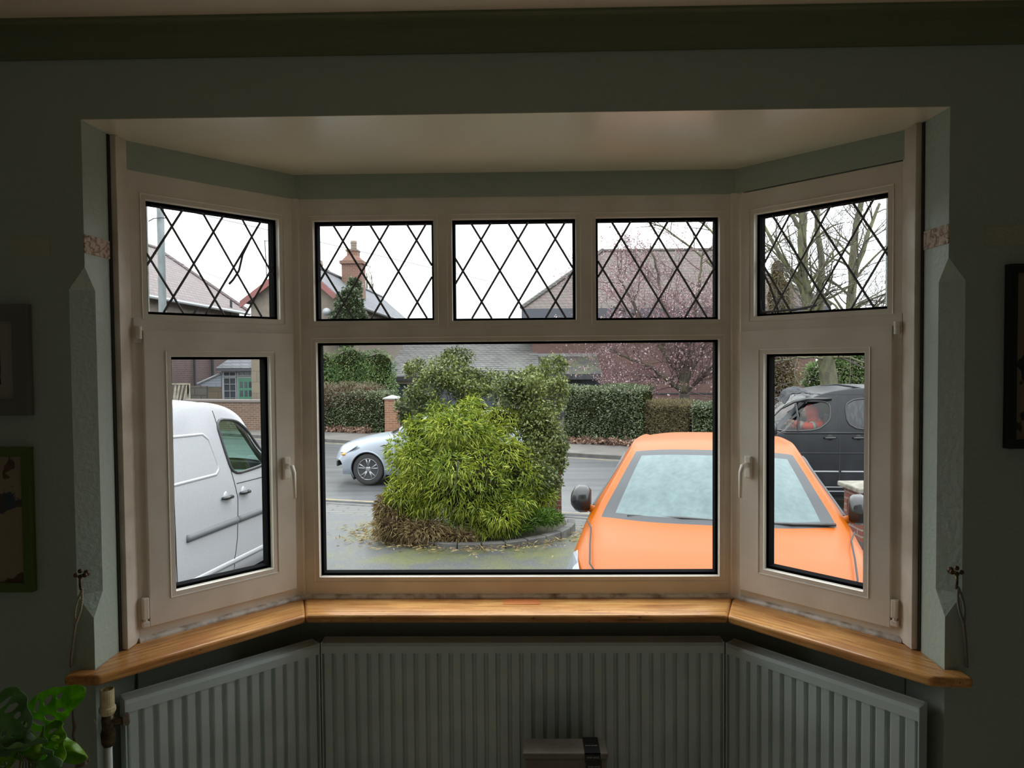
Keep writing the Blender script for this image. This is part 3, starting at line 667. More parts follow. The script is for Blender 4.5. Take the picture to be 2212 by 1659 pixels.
def clump(blobs, k=5, f=.42, seed=3):
    rg = np.random.default_rng(seed); out = []
    for c0, r0 in blobs:
        out.append((c0, tuple(x*.86 for x in r0)))
        for _ in range(k):
            d = rg.normal(size=3); d /= np.linalg.norm(d); d[1] = -abs(d[1]) if rg.random() < .6 else d[1]; q = f*rg.uniform(.7, 1.25)
            out.append((Vector([c0[i]+d[i]*r0[i]*.78 for i in range(3)]), tuple(x*q for x in r0)))
    return out
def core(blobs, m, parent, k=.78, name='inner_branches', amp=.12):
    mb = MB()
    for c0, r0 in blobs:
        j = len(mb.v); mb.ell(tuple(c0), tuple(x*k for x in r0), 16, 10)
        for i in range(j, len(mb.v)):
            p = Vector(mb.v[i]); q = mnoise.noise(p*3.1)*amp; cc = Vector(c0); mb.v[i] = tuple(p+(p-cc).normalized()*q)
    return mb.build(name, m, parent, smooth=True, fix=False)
def B_(px, py, D, rx, ry, rd=None):
    s = D/FPX; return (P(px, py, D), (rx*s, (rd if rd else (rx+ry)/2)*s, ry*s))
def inset_ground(bl, zmin):
    return bl

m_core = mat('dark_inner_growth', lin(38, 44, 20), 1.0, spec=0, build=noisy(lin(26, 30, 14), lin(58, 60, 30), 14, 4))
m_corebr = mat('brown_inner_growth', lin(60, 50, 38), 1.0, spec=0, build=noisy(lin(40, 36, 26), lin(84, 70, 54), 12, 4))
g1 = lambda *c: [(p, lin(*x)) for p, x in c]
m_bamboo = mat('lime_narrow_leaf', (.3, .4, .05), .5, build=leafy(g1((.18, (52, 78, 16)), (.38, (108, 138, 28)), (.55, (158, 184, 44)), (.75, (204, 214, 70)))))
m_dead = mat('dead_narrow_leaf', (.4, .3, .15), .7, build=leafy(g1((.2, (96, 78, 46)), (.45, (150, 122, 76)), (.7, (196, 174, 120)))))
m_privet = mat('small_olive_leaf', (.2, .25, .08), .4, build=leafy(g1((.2, (48, 62, 28)), (.42, (84, 100, 44)), (.6, (116, 130, 58)), (.8, (160, 172, 92)))))
m_grass = mat('bright_grass_leaf', (.2, .4, .05), .5, build=leafy(g1((.2, (50, 86, 26)), (.5, (98, 142, 44)), (.8, (140, 176, 64)))))

# ---- planting bed in the drive, with its two shrubs
bed = empty('bed_edging', (-.72, 8.15, zdrive(10)), 0, 'curved edging of worn concrete blocks round the planting bed', 'edging')
for k in range(14):
    a0 = math.radians(190+k*12.4); a1 = math.radians(190+k*12.4+11.9); rx, ry = 1.38, 1.28
    q = [(r_*rx*math.cos(a), r_*ry*math.sin(a)) for a, r_ in ((a0, .94), (a1, .94), (a1, 1.02), (a0, 1.02))]
    MB().prism(q, -.08, .085+.006*math.sin(k*7)).build('edging_stone', m_kerb, bed, bevel=.012)
MB().prism([(1.28*math.cos(a), 1.19*math.sin(a)) for a in [2*PI*i/40 for i in range(40)]], -.1, .06).build('bed_soil', m_soil, bed)
lime = [B_(985, 940, 9.6, 110, 66), B_(900, 1010, 9.4, 62, 74), B_(1000, 1035, 9.2, 108, 88), B_(1100, 1010, 9.6, 72, 76), B_(885, 1080, 9.3, 58, 48), B_(1060, 1100, 9.2, 92, 46), B_(1140, 1085, 9.6, 48, 52), B_(955, 895, 9.8, 34, 28), B_(1020, 884, 9.8, 36, 24), B_(1080, 905, 9.8, 44, 28), B_(905, 925, 9.7, 32, 28)]
sh = empty('narrow_leaved_shrub', (-.85, 7.9, -.7), 0, 'big lime green narrow-leaved shrub mounded over the bed in the drive', 'shrub')
inv = Vector((.85, -7.9, .7))
def pin(o): o.location = inv; return o
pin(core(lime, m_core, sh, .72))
lime2 = clump(lime); p_, d_ = blob_pts(lime2, 24000, .72, 1.1, up=-.25, out=.9, rnd=.75); pin(leaf_mesh('foliage', m_bamboo, sh, p_, d_, .105, .0125, .5))
dead = [B_(850, 1100, 9.25, 34, 40), B_(855, 1135, 9.1, 46, 24), B_(915, 1148, 9.0, 56, 20), B_(985, 1158, 8.95, 40, 12)]
pin(core(dead, m_corebr, sh, .8, 'dead_branches')); p_, d_ = blob_pts(dead, 4200, .75, 1.1, up=-.3); tag(pin(leaf_mesh('dead_foliage', m_dead, sh, p_, d_, .10, .012, .5)), 'brown dead leaves low on the left side')
privet = [B_(965, 800, 10.3, 62, 38), B_(920, 850, 10.2, 42, 46), B_(1125, 850, 10.0, 74, 58), B_(1165, 925, 9.8, 50, 84), B_(1160, 1005, 9.7, 50, 70), B_(1050, 825, 10.6, 60, 30), B_(1195, 792, 10.2, 28, 30), B_(1160, 812, 10.2, 34, 26), B_(1205, 850, 10.0, 26, 44), B_(1190, 950, 9.9, 36, 60), B_(1196, 1010, 9.9, 28, 40), B_(1180, 1055, 10.0, 34, 34), B_(900, 800, 10.4, 26, 26), B_(1010, 840, 10.3, 50, 30), B_(880, 880, 10.4, 30, 30), B_(990, 770, 10.6, 40, 22)]
s2 = empty('broad_leaved_shrub', (-.3, 8.9, -.7), 0, 'tall loose olive green shrub rising behind the lime mound', 'shrub'); inv = Vector((.3, -8.9, .7))
p_, d_ = blob_pts(clump(privet, 4, .4, 5), 32000, .4, 1.12, up=.2, out=.6, rnd=.9, front=.5); pin(leaf_mesh('foliage', m_privet, s2, p_, d_, .05, .027, .2))
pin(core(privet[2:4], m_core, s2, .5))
mb = MB(); base = Vector((-.25, 8.6, -.78)); m_bark = mat('grey_brown_bark', lin(96, 88, 68), .85, build=noisy(lin(80, 74, 58), lin(120, 112, 84), 9, 5))
for k in range(46):
    b_ = privet[RNG.integers(len(privet))]; e = Vector(b_[0])+Vector([float(x)*r for x, r in zip(RNG.uniform(-1.1, 1.1, 3), b_[1])]); s = base+Vector((RNG.uniform(-.5, .4), RNG.uniform(-.2, .3), 0)); mid = s.lerp(e, .5)+Vector(RNG.uniform(-.12, .12, 3)); mb.tube([s, s.lerp(mid, .5), mid, e], [.013, .010, .007, .003], 5)
for (x0, y0), (x1, y1) in (((1152, 1090), (1172, 1010)), ((985, 1082), (1000, 1012)), ((1240, 1140), (1250, 1130))):
    pass
pin(mb.build('stem', m_bark, s2, smooth=True))
gt = [B_(1150, 1118, 9.3, 52, 16), B_(1090, 1140, 9.1, 50, 10), B_(1190, 1118, 9.4, 22, 14)]
p_, d_ = blob_pts(gt, 2600, .5, 1.1, up=.8); go = leaf_mesh('grass_tuft', m_grass, None, p_, d_, .10, .008, .5); tag(go, 'bright green grass growing along the edge of the planting bed', 'grass', None, 'stuff')
# fallen leaves round the bed
n = 900; a = RNG.uniform(PI*.95, PI*2.0, n); r_ = 1.0+np.abs(RNG.normal(0, .16, n)); X = -.72+1.42*r_*np.cos(a); Y = 8.15+1.34*r_*np.sin(a)
X[:260] = RNG.normal(-1.85, .22, 260); Y[:260] = RNG.normal(7.35, .25, 260)
Z = -.62-.035*(Y+1.856-4.6)+.006
lo = leaf_mesh('fallen_leaves', m_dead, None, np.stack([X, Y, Z], 1), np.stack([RNG.normal(size=n), RNG.normal(size=n), np.abs(RNG.normal(0, .12, n))], 1), .09, .014, .0)
tag(lo, 'pale fallen leaves scattered on the drive before the planting bed', 'leaves', None, 'stuff')

# ---- brick piers
m_red = mat('red_brick', (.3, .1, .06), .8, build=bricky(lin(158, 84, 62), lin(130, 66, 54), lin(168, 148, 134), .225, .075, .010, lin(96, 58, 50)))
m_brown = mat('brown_brick', (.2, .1, .08), .85, build=bricky(lin(140, 104, 84), lin(112, 84, 70), lin(156, 142, 126), .225, .075, .010, lin(96, 84, 60)))
m_purple = mat('purple_brown_brick', (.2, .12, .1), .85, build=bricky(lin(128, 100, 96), lin(108, 84, 82), lin(150, 136, 132), .24, .085, .012, lin(100, 84, 82)))
m_stone = mat('weathered_cap_stone', lin(150, 146, 134), .8, build=noisy(lin(118, 112, 96), lin(168, 164, 152), 12, 5))
pr = P(1868, 1120, 8.25)
bp = empty('brick_pier', (pr.x+.08, pr.y, zdrive(8.2)-.05), 0, 'red brick pier with a stone cap beside the orange car, right', 'pier')
MB().box(-.22, .22, -.22, .22, 0, .80).build('shaft', m_red, bp); MB().box(-.225, .225, -.225, .225, .17, .245).build('blue_brick_course', mat('grey_engineering_brick', lin(92, 88, 88), .6), bp)
MB().prism([(-.28, -.28), (.28, -.28), (.28, .28), (-.28, .28)], .80, .86).build('cap_stone', m_stone, bp, bevel=.015)
pr = P(1196, 1150, 10.6)
bp = empty('brick_pier', (pr.x-.05, pr.y+.15, -.86), 0, 'red brick pier half hidden behind the right of the drive shrub', 'pier')
MB().box(-.17, .17, -.17, .17, 0, .92).build('shaft', m_red, bp); MB().box(-.2, .2, -.2, .2, .92, .98).build('cap_stone', m_stone, bp, bevel=.01)
pr = P(848, 925, 24)
bp = empty('brick_pier', (pr.x, pr.y, -.85), 0, 'orange-brown brick gate pier with a pyramid cap by the far hedge', 'pier')
MB().box(-.22, .22, -.22, .22, 0, 1.16).build('shaft', mat('orange_brick', (.4, .2, .1), .8, build=bricky(lin(176, 116, 78), lin(150, 94, 66), lin(168, 150, 130))), bp)
mb = MB(); mb.loft([[(-.27, -.27, 1.16), (.27, -.27, 1.16), (.27, .27, 1.16), (-.27, .27, 1.16)], [(-.27, -.27, 1.2), (.27, -.27, 1.2), (.27, .27, 1.2), (-.27, .27, 1.2)], [(-.02, -.02, 1.29), (.02, -.02, 1.29), (.02, .02, 1.29), (-.02, .02, 1.29)]]); mb.build('cap_stone', mat('pale_cap', lin(196, 196, 194), .7), bp)

# ---- hedges
def hedge(name, pa, pb, depth, z0, z1, m, mc, n, L, W, label, cat='hedge', rough=.12, parts=None):
    a, b = Vector((pa[0], pa[1], 0)), Vector((pb[0], pb[1], 0)); ln = (b-a).length; rz = math.atan2(b.y-a.y, b.x-a.x); h = z1-z0
    r = empty(name, (a.x, a.y, z0), rz, label, cat)
    # rounded cross-section
    def surf(u, v):   # u along 0..1, v 0..1 over front-top-back
        s = v*(2*h+depth)
        if s < h: p = (0, s)
        elif s < h+depth: p = (s-h, h)
        else: p = (depth, 2*h+depth-s)
        return p
    mb = MB(); NU, NV = max(8, int(ln/.35)), 18; rings = []
    for i in range(NU+1):
        ring = []
        for j in range(NV+1):
            y, z = surf(0, j/NV); q = mnoise.noise(Vector((i*.35*1.3+pa[0], y*1.5, z*1.5)))*rough
            sh_ = .10
            y = min(max(y, sh_), depth-sh_); z = max(0, min(z, h-sh_)); ring.append((i/NU*ln, y+q, z+q*(1 if z > h*.5 else 0)))
        rings.append(ring)
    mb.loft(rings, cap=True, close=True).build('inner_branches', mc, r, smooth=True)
    nf = int(n); u = RNG.random(nf); v = RNG.random(nf)**1.0*(h+depth*.7); y = np.where(v < h, 0, v-h); z = np.where(v < h, v, h)
    d = np.stack([RNG.normal(0, .5, nf), np.where(v < h, -1.0, -.2), np.where(v < h, .2, 1.0)], 1)+RNG.normal(size=(nf, 3))*.6
    nz = np.array([mnoise.noise(Vector((float(a_)*ln*1.3, float(y_)*1.5, float(z_)*1.5))) for a_, y_, z_ in zip(u, y, z)])*rough
    y = y+RNG.uniform(-.05, .12, nf)+nz; z = z+RNG.uniform(-.12, .06, nf)+nz*.8; ends = RNG.random(nf) < .06
    x = u*ln; x[ends] = np.where(RNG.random(ends.sum()) < .5, 0, ln); y[ends] = RNG.random(ends.sum())*depth
    o = leaf_mesh('foliage', m, r, np.stack([x, y, np.maximum(z, .02)], 1), d, L, W, .2); return r
m_hg = mat('dark_hedge_leaf', (.1, .15, .07), .5, build=leafy(g1((.2, (54, 64, 48)), (.45, (96, 112, 80)), (.65, (130, 146, 104)), (.85, (180, 190, 150)))))
m_hb = mat('brown_hedge_twig', (.2, .16, .12), .7, build=leafy(g1((.2, (86, 72, 60)), (.45, (136, 114, 98)), (.7, (168, 146, 122)), (.9, (190, 178, 146)))))
m_hl = mat('mid_green_hedge_leaf', (.15, .25, .08), .5, build=leafy(g1((.2, (60, 88, 50)), (.45, (104, 142, 80)), (.65, (144, 178, 102)), (.85, (190, 208, 142)))))
m_ho = mat('olive_thin_hedge', (.2, .18, .1), .7, build=leafy(g1((.2, (96, 88, 60)), (.5, (142, 130, 90)), (.8, (184, 170, 122)))))
def X_at(px, D): return ((px-1106)/FPX-.0193)*D
h0 = line(hA, hB, X_at(848, 24.5)); 
hedge('clipped_hedge', (X_at(646, 26), h0.y+1.4), (X_at(838, 24.6), h0.y+.2), 1.0, -.85, .50, m_hg, m_core, 9000, .075, .035, 'dark lower hedge left of the far gate pier, behind the silver car')
bt = empty('bare_twiggy_hedge', (X_at(660, 26), h0.y+1.6, 0), 0, 'brown bare twiggy growth standing above the left roadside hedge', 'hedge')
bl = [B_(700, 864, 25.0, 50, 36), B_(755, 858, 24.9, 50, 32), B_(800, 862, 24.7, 44, 34), B_(830, 880, 24.6, 22, 30)]
inv = -Vector(bt.location); pin(core(bl, m_corebr, bt, .8)); p_, d_ = blob_pts(bl, 7000, .75, 1.1, up=.6); pin(leaf_mesh('foliage', m_hb, bt, p_, d_, .10, .018, .2))
bt = empty('evergreen_shrub_mass', (X_at(740, 26), 24.0, -1), 0, 'tall mid green evergreen shrub mass behind the twiggy hedge, left of the garage', 'shrub')
bl = [B_(690, 805, 25.9, 46, 46, .55), B_(755, 796, 25.9, 52, 44, .55), B_(812, 798, 25.9, 42, 42, .55), B_(720, 850, 25.9, 80, 60, .6), B_(800, 850, 25.9, 60, 60, .6)]
inv = -Vector(bt.location); pin(core(bl, m_core, bt, .84)); p_, d_ = blob_pts(bl, 12000, .82, 1.06, up=-.1); pin(leaf_mesh('foliage', m_hl, bt, p_, d_, .10, .04, .4))
hh = line(hA, hB, X_at(1300, 20.3)).y
ha, hb = line(hA, hB, X_at(1215, 21)), line(hA, hB, X_at(1385, 20))
hedge('clipped_hedge', (ha.x, ha.y+.1), (hb.x, hb.y+.1), 1.1, -.85, .72, m_hg, m_core, 9500, .075, .04, 'dark green clipped hedge right of the drive shrub, under the black lean-to')
hc = line(hA, hB, X_at(1492, 19.2))
hedge('thin_hedge', (hb.x, hb.y+.35), (hc.x, hc.y+.35), .5, -.85, .34, m_ho, m_corebr, 6500, .12, .012, 'thin brown see-through hedge between the two dark hedges', rough=.05)
hd = line(hA, hB, X_at(1600, 18.6))
hedge('clipped_hedge', (hc.x+.02, hc.y+.05), (hd.x, hd.y+.05), 1.0, -.85, .34, m_hg, m_core, 4500, .075, .04, 'short dark green hedge just above the orange car roof')
# leaf litter under the hedges
for nm, xa, xb, lab in (('a', X_at(690, 24), X_at(800, 24), 'reddish brown leaf litter under the left roadside hedge'), ('b', X_at(1225, 21), X_at(1372, 20), 'reddish brown leaf litter under the right roadside hedge')):
    n = 1500; x = RNG.uniform(xa, xb, n); y = np.array([line(hA, hB, float(q)).y for q in x])+RNG.normal(-.12, .16, n)
    o = leaf_mesh('leaf_litter', mat('russet_litter_leaf', (.2, .1, .06), .8, build=leafy(g1((.2, (86, 58, 46)), (.5, (128, 92, 74)), (.8, (172, 140, 116))), 0)), None, np.stack([x, y, -.79+np.abs(RNG.normal(0, .05, n))], 1), RNG.normal(size=(n, 3)), .11, .06, .1)
    tag(o, lab, 'leaves', None, 'stuff')

# ---- houses
def quadslab(mb, pts, th):
    a, b, c_, d = [Vector(p) for p in pts]; n_ = (b-a).cross(d-a).normalized()*th; return mb.extr([a, b, c_, d], -n_)
def tilemat(name, c1, c2, gap, sx=.28, sz=.2, stain=None, kz=1.0):
    return mat(name, c1, .8, build=bricky(c1, c2, gap, sx, sz, .022, stain))
m_tileA = tilemat('pinkish_roof_tiles', lin(150, 132, 132), lin(132, 116, 118), lin(104, 92, 94), .3, .16, lin(128, 118, 112))
m_tileB = tilemat('grey_slates', lin(136, 138, 144), lin(116, 118, 126), lin(88, 90, 96), .4, .14)
m_tileC = tilemat('red_brown_tiles', lin(124, 102, 98), lin(106, 88, 86), lin(74, 64, 62), .26, .15, lin(108, 106, 92))
m_tileG = mat('grey_brown_garage_tiles', (.1, .1, .1), .8, build=bricky(lin(132, 128, 124), lin(106, 102, 98), lin(30, 29, 29), .3, .085, .03, lin(120, 122, 114)))
m_hiptile = tilemat('weathered_hip_tiles', lin(118, 114, 108), lin(98, 94, 90), lin(62, 60, 58), .3, .13)
m_render = mat('pale_roughcast', lin(150, 138, 126), .9, build=noisy(lin(142, 130, 118), lin(158, 146, 132), 5, 6))
m_stonew = mat('buff_stone_blocks', lin(160, 148, 128), .9, build=bricky(lin(160, 146, 124), lin(146, 134, 116), lin(124, 112, 100), .9, .42, .012))
m_white = mat('white_paint', lin(206, 210, 214), .5)
m_blk = mat('black_stained_timber', (.02, .021, .024), .7, build=noisy((.012, .013, .016), (.035, .036, .04), 6, 4, (1, 1, .2)))
m_pane = mat('dark_pane', (.05, .06, .07), .1)
m_creamp = mat('cream_painted_timber', lin(180, 172, 156), .6)
def ridgebar(pa, pb, m, parent, r=.11):
    return MB().tube([pa, pb], r, 6).build('ridge_tiles', m, parent)
def hwindow(parent, x0, x1, z0, z1, y, nx=2, nz=3, m=None, depth=.06, fr=.05, bars=.025):
    "mullioned window facing -y in the parent's space"
    m = m or m_white; mb = MB(); frame_ring(mb, (x0, x1, z0, z1), (x0+fr, x1-fr, z0+fr, z1-fr), (y-depth, y-depth*.9), y)
    for i in range(1, nx): xx = x0+(x1-x0)*i/nx; mb.box(xx-bars/2, xx+bars/2, y-depth*.8, y-.01, z0+fr, z1-fr)
    for i in range(1, nz): zz = z0+(z1-z0)*i/nz; mb.box(x0+fr, x1-fr, y-depth*.8, y-.01, zz-bars/2, zz+bars/2)
    f = mb.build('window', m, parent); MB().box(x0+fr, x1-fr, y-.02, y-.01, z0+fr, z1-fr).build('pane', m_pane, f); return f
YB = -1.35
# House A : gable roof, ridge running away from the camera
hx, hy0, hy1, hez, hrx, hrz = -14.75, 24.0, 34.7, 4.36, -19.2, 7.5
hA_ = empty('house', (hrx, (hy0+hy1)/2, YB), 0, 'house with a pinkish tiled roof and roughcast upper wall at far left', 'house'); iv = -Vector(hA_.location)
def at0(o, v=None): o.location = v if v is not None else iv; return o
at0(MB().box(hrx-4.3, hx, hy0, hy1, YB, 2.3).build('lower_wall', m_purple, hA_))
mb = MB(); mb.extr([(hx, hy0, 2.3), (hx, hy0, hez), (hrx, hy0, hrz-.1), (hrx-4.4, hy0, hez), (hrx-4.4, hy0, 2.3)], (0, hy1-hy0, 0)); at0(mb.build('upper_wall', m_render, hA_))
mb = MB(); quadslab(mb, [(hx+.35, hy0-.3, hez-.12), (hx+.35, hy1+.3, hez-.12), (hrx, hy1+.3, hrz+.1), (hrx, hy0-.3, hrz+.1)], .12); quadslab(mb, [(hrx, hy0-.3, hrz+.1), (hrx, hy1+.3, hrz+.1), (hrx-4.7, hy1+.3, hez-.12), (hrx-4.7, hy0-.3, hez-.12)], .12); at0(mb.build('roof', m_tileA, hA_))
at0(ridgebar((hrx, hy0-.3, hrz+.12), (hrx, hy1+.3, hrz+.12), m_tileA, hA_)); at0(MB().tube([(hx+.35, hy1+.3, hez-.05), (hrx, hy1+.3, hrz+.14)], .10, 6).build('verge_tiles', m_tileA, hA_))
at0(MB().tube([(hx+.42, hy0-.3, hez-.22), (hx+.42, hy1+.3, hez-.22)], .075, 8).build('gutter', m_white, hA_))
at0(MB().tube([(hx+.4, 29.3, hez-.28), (hx+.12, 29.35, hez-.6), (hx+.1, 29.4, 2.2), (hx+.1, 29.4, YB)], .05, 8).build('drainpipe', m_blk, hA_))
at0(MB().tube([(hx+.1, 31.2, YB), (hx+.1, 31.2, 2.6)], .06, 8).build('drainpipe', m_blk, hA_)); at0(MB().tube([(hx+.2, 33.2, 3.3), (hx+.2, 33.2, 4.7)], .06, 8).build('flue', m_blk, hA_))
for y0, y1, z0, z1 in ((30.6, 32.2, 2.9, 3.72), (33.5, 34.6, 2.9, 3.6)):
    f = MB(); f.box(hx, hx+.08, y0, y1, z0, z1); fo = at0(f.build('window', m_white, hA_))
    g = MB()
    for k in range(3): g.box(hx+.075, hx+.09, y0+.1+(y1-y0-.1)*k/3, y0+(y1-y0-.1)*(k+1)/3, z0+.12, z1-.12)
    g.build('pane', m_pane, fo)
# House B : narrow gable to the road
bx0, bx1, bax, by0, by1, bez, baz = -10.45, -7.1, -8.62, 25.15, 41, 4.05, 5.5
hB_ = empty('house', (bax, (by0+by1)/2, YB), 0, 'narrow gabled house with red barge boards, tall chimney and climbing ivy', 'house'); iv = -Vector(hB_.location)
mb = MB(); mb.extr([(bx0, by0, YB), (bx1, by0, YB), (bx1, by0, bez), (bax, by0, baz-.15), (bx0, by0, bez)], (0, by1-by0, 0)); at0(mb.build('wall', m_render, hB_))
at0(MB().box(bx0-.02, bx0+.55, by0-.03, by0+.3, YB, 2.4).build('quoins', m_stonew, hB_))
mb = MB(); ez = bez-.13; quadslab(mb, [(bx1+.25, by0-.25, ez), (bx1+.25, by1, ez), (bax, by1, baz), (bax, by0-.25, baz)], .1); quadslab(mb, [(bax, by0-.25, baz), (bax, by1, baz), (bx0-.3, by1, ez), (bx0-.3, by0-.25, ez)], .1); at0(mb.build('roof', m_tileB, hB_))
at0(ridgebar((bax, by0-.25, baz+.03), (bax, by1, baz+.03), m_tileB, hB_, .08))
m_barge = mat('faded_red_board', lin(168, 96, 90), .6, build=noisy(lin(172, 98, 92), lin(150, 96, 90), 3, 4))
for xe in (bx0-.3, bx1+.25):
    mb = MB(); mb.extr([(xe, by0-.33, ez-.28), (bax, by0-.33, baz-.28), (bax, by0-.33, baz-.02), (xe, by0-.33, ez-.02)], (0, .06, 0)); at0(mb.build('barge_board', m_barge, hB_))
at0(MB().tube([(bx1+.3, by0-.2, ez-.08), (bx1+.3, by1, ez-.08)], .07, 8).build('gutter', mat('dark_gutter', (.06, .06, .07), .5), hB_))
ch = MB(); cy = 31.2; cx = X_at(766, cy+1.856); m_ch = mat('chimney_brick', (.3, .15, .1), .85, build=bricky(lin(158, 100, 80), lin(140, 86, 72), lin(160, 140, 128), stain=lin(128, 116, 92)))
ch.box(cx-.46, cx+.46, cy-.4, cy+.4, 3.8, 6.1); ch.box(cx-.54, cx+.54, cy-.48, cy+.48, 6.1, 6.25); ch.loft([[(cx-.46, cy-.4, 6.25), (cx+.46, cy-.4, 6.25), (cx+.46, cy+.4, 6.25), (cx-.46, cy+.4, 6.25)], [(cx-.24, cy-.3, 6.5), (cx+.24, cy-.3, 6.5), (cx+.24, cy+.3, 6.5), (cx-.24, cy+.3, 6.5)]]); ch.box(cx-.24, cx+.24, cy-.25, cy+.25, 6.45, 6.78); ch.box(cx-.3, cx+.26, cy-.28, cy+.28, 6.70, 6.78)
cho = at0(ch.build('chimney', m_ch, hB_)); MB().lathe([(.13, 6.78), (.15, 6.9), (.13, 6.92), (.15, 7.0), (.13, 7.02), (.155, 7.12), (.14, 7.2), (.08, 7.22)], (cx+.02, cy, 0), 14).build('chimney_pot', mat('buff_clay', lin(168, 150, 132), .8), cho)
c2x = X_at(694, 39); c2 = MB(); c2.box(c2x-.3, c2x+.3, 37, 37.6, 4.5, 6.7); c2.box(c2x-.36, c2x+.36, 36.95, 37.65, 6.6, 6.72); c2o = at0(c2.build('chimney', m_ch, hB_)); MB().lathe([(.16, 6.72), (.13, 6.9), (.16, 6.95), (.12, 7.2)], (c2x-.05, 37.3, 0), 12).build('chimney_pot', mat('buff_clay', lin(168, 150, 132), .8), c2o)
sd = P(711, 675, 26.9); dm = MB(); dm.lathe([(.15, 0), (.147, .01), (.1, .03), (.02, .045)], n=18, axis='y'); do = dm.build('satellite_dish', m_white, None, smooth=True); do.location = (sd.x, sd.y-.35, sd.z); do.rotation_euler = (.25, 0, .3); tag(do, 'small white satellite dish on the gable wall under the red barge board', 'satellite dish'); MB().tube([(0, .03, 0), (0, .38, -.02)], .02, 6).build('bracket', m_blk, do)
iv_b = [B_(755, 662, 26.6, 30, 40, .3), B_(738, 690, 26.6, 26, 24, .3), B_(765, 622, 26.8, 16, 22, .25), B_(768, 690, 26.6, 26, 24, .3), B_(748, 718, 26.6, 34, 30, .3)]
ivy = empty('ivy', (X_at(750, 26.6), 24.8, YB), 0, 'dark green ivy climbing the gable towards the chimney', 'ivy'); inv = -Vector(ivy.location); pin(core(iv_b, m_core, ivy, .8)); p_, d_ = blob_pts(iv_b, 4200, .8, 1.1, up=-.2)
pin(leaf_mesh('foliage', mat('ivy_leaf', (.1, .2, .08), .4, build=leafy(g1((.2, (50, 66, 46)), (.5, (86, 104, 74)), (.8, (124, 140, 104))))), ivy, p_, d_, .10, .08, .2)); pin(MB().tube([P(748, 720, 26.7), Vector((X_at(750, 26.7), 24.85, YB))], .06, 6).build('stem', m_bark, ivy))
# television aerial
aer = P(577, 605, 26.9); ae = empty('television_aerial', (aer.x, aer.y, 4.5), 0, 'thin television aerial above the left slope of the gabled house', 'aerial')
MB().tube([(0, 0, 0), (-.06, 0, 1.72)], .018, 6).build('mast', mat('aerial_metal', lin(70, 72, 76), .5), ae); mb = MB(); mb.tube([(-.08, 0, 1.68), (.45, 0, 1.66)], .013, 6)
for k in range(6): mb.tube([(-.02+k*.08, -.16, 1.67), (-.02+k*.08, .16, 1.67)], .006, 5)
mb.build('boom', mat('aerial_metal', lin(70, 72, 76), .5), ae)
# porch between the two houses
pD = 31.0; po = empty('porch', (X_at(510, pD), pD-1.856, YB), 0, 'white glazed porch with a mint green door and slate roof, far left', 'porch')
def rel(px, py, D=pD): q = P(px, py, D); return q.x-po.location.x, q.z-YB
x0, zt_ = rel(478, 800); x1 = X_at(556, pD)-po.location.x; zb_ = 0
MB().box(x0, x1, .02, 2.2, 0, zt_).build('wall', m_white, po)
xa, za = rel(482, 815); xb, zb1 = rel(512, 862)
hwindow(po, xa, xb, rel(510, 862)[1]-.25, za, .02, 2, 4); hwindow(po, xa, xb, za+.02, rel(510, 802)[1], .02, 2, 1)
xa, xb = rel(515, 830)[0], rel(549, 830)[0]; hwindow(po, xa, xb, rel(510, 812)[1], rel(510, 803)[1], .02, 3, 1, fr=.03)
m_mint = mat('mint_green_paint', lin(110, 182, 150), .5); dr = MB(); dr.box(xa, xb, -.04, .03, 0, rel(510, 817)[1]); dro = dr.build('door', m_mint, po)
for i in range(3):
    for j in range(4):
        xx = xa+.08+(xb-xa-.1)*i/3; zz = rel(510, 823)[1]-.30-.38*j; MB().box(xx, xx+.13, -.05, -.03, zz, zz+.27).build('pane', m_pane, dro)
mb = MB(); quadslab(mb, [(x0-.15, -.25, zt_+.1), (x1+.1, -.25, zt_+.1), (x1+.1, 2.4, zt_+1.15), (x0+.25, 2.4, zt_+1.15)], .08); mb.build('roof', m_tileB, po)
MB().box(x0-.12, x1+.1, -.3, -.2, zt_-.04, zt_+.06).build('gutter', mat('dark_gutter', (.06, .06, .07), .5), po)
lt = [rel(430, 829), rel(478, 808), rel(478, 836), rel(440, 836)]
MB().extr([(x, -.02, z) for x, z in lt], (0, 1.5, 0)).build('white_boarding', mat('pale_blue_white_boards', lin(196, 206, 220), .6, build=bricky(lin(196, 206, 220), lin(190, 200, 214), lin(150, 160, 172), 2, .12, .012)), po)
MB().box(lt[3][0]+.02, lt[2][0], 0, 1.5, 0, lt[2][1]).build('side_wall', m_stonew, po)
mb = MB(); mb.tube([(lt[0][0]-.05, -.05, lt[0][1]), (lt[1][0], -.05, lt[1][1]+.03)], .05, 6); mb.build('barge_board', m_white, po)
# garden wall and fences
gw = empty('garden_wall', (X_at(500, 25), 25-1.856, -.9), 0, 'brown brick garden wall with stone coping before the porch', 'wall'); ivg = Vector((-gw.location.x, -gw.location.y, .9))
wa, wb_ = (X_at(380, 25.5), 24.0), (X_at(618, 24.7), 23.0); dx_ = Vector((wb_[0]-wa[0], wb_[1]-wa[1], 0)); ang = math.atan2(dx_.y, dx_.x)
wo = MB().box(0, dx_.length, 0, .25, -.9, .16).build('wall_body', m_brown, gw); wo.location = (wa[0]-gw.location.x, wa[1]-gw.location.y, .9); wo.rotation_euler = (0, 0, ang)
wo = MB().box(0, dx_.length, -.04, .29, .16, .26).build('coping', mat('grey_coping', lin(140, 130, 124), .8), gw, bevel=.02); wo.location = (wa[0]-gw.location.x, wa[1]-gw.location.y, .9); wo.rotation_euler = (0, 0, ang)
fe = empty('slatted_panel', (X_at(385, 27), 27-1.856, -.9), 0, 'weathered panel of slanting boards standing behind the garden wall', 'fence panel')
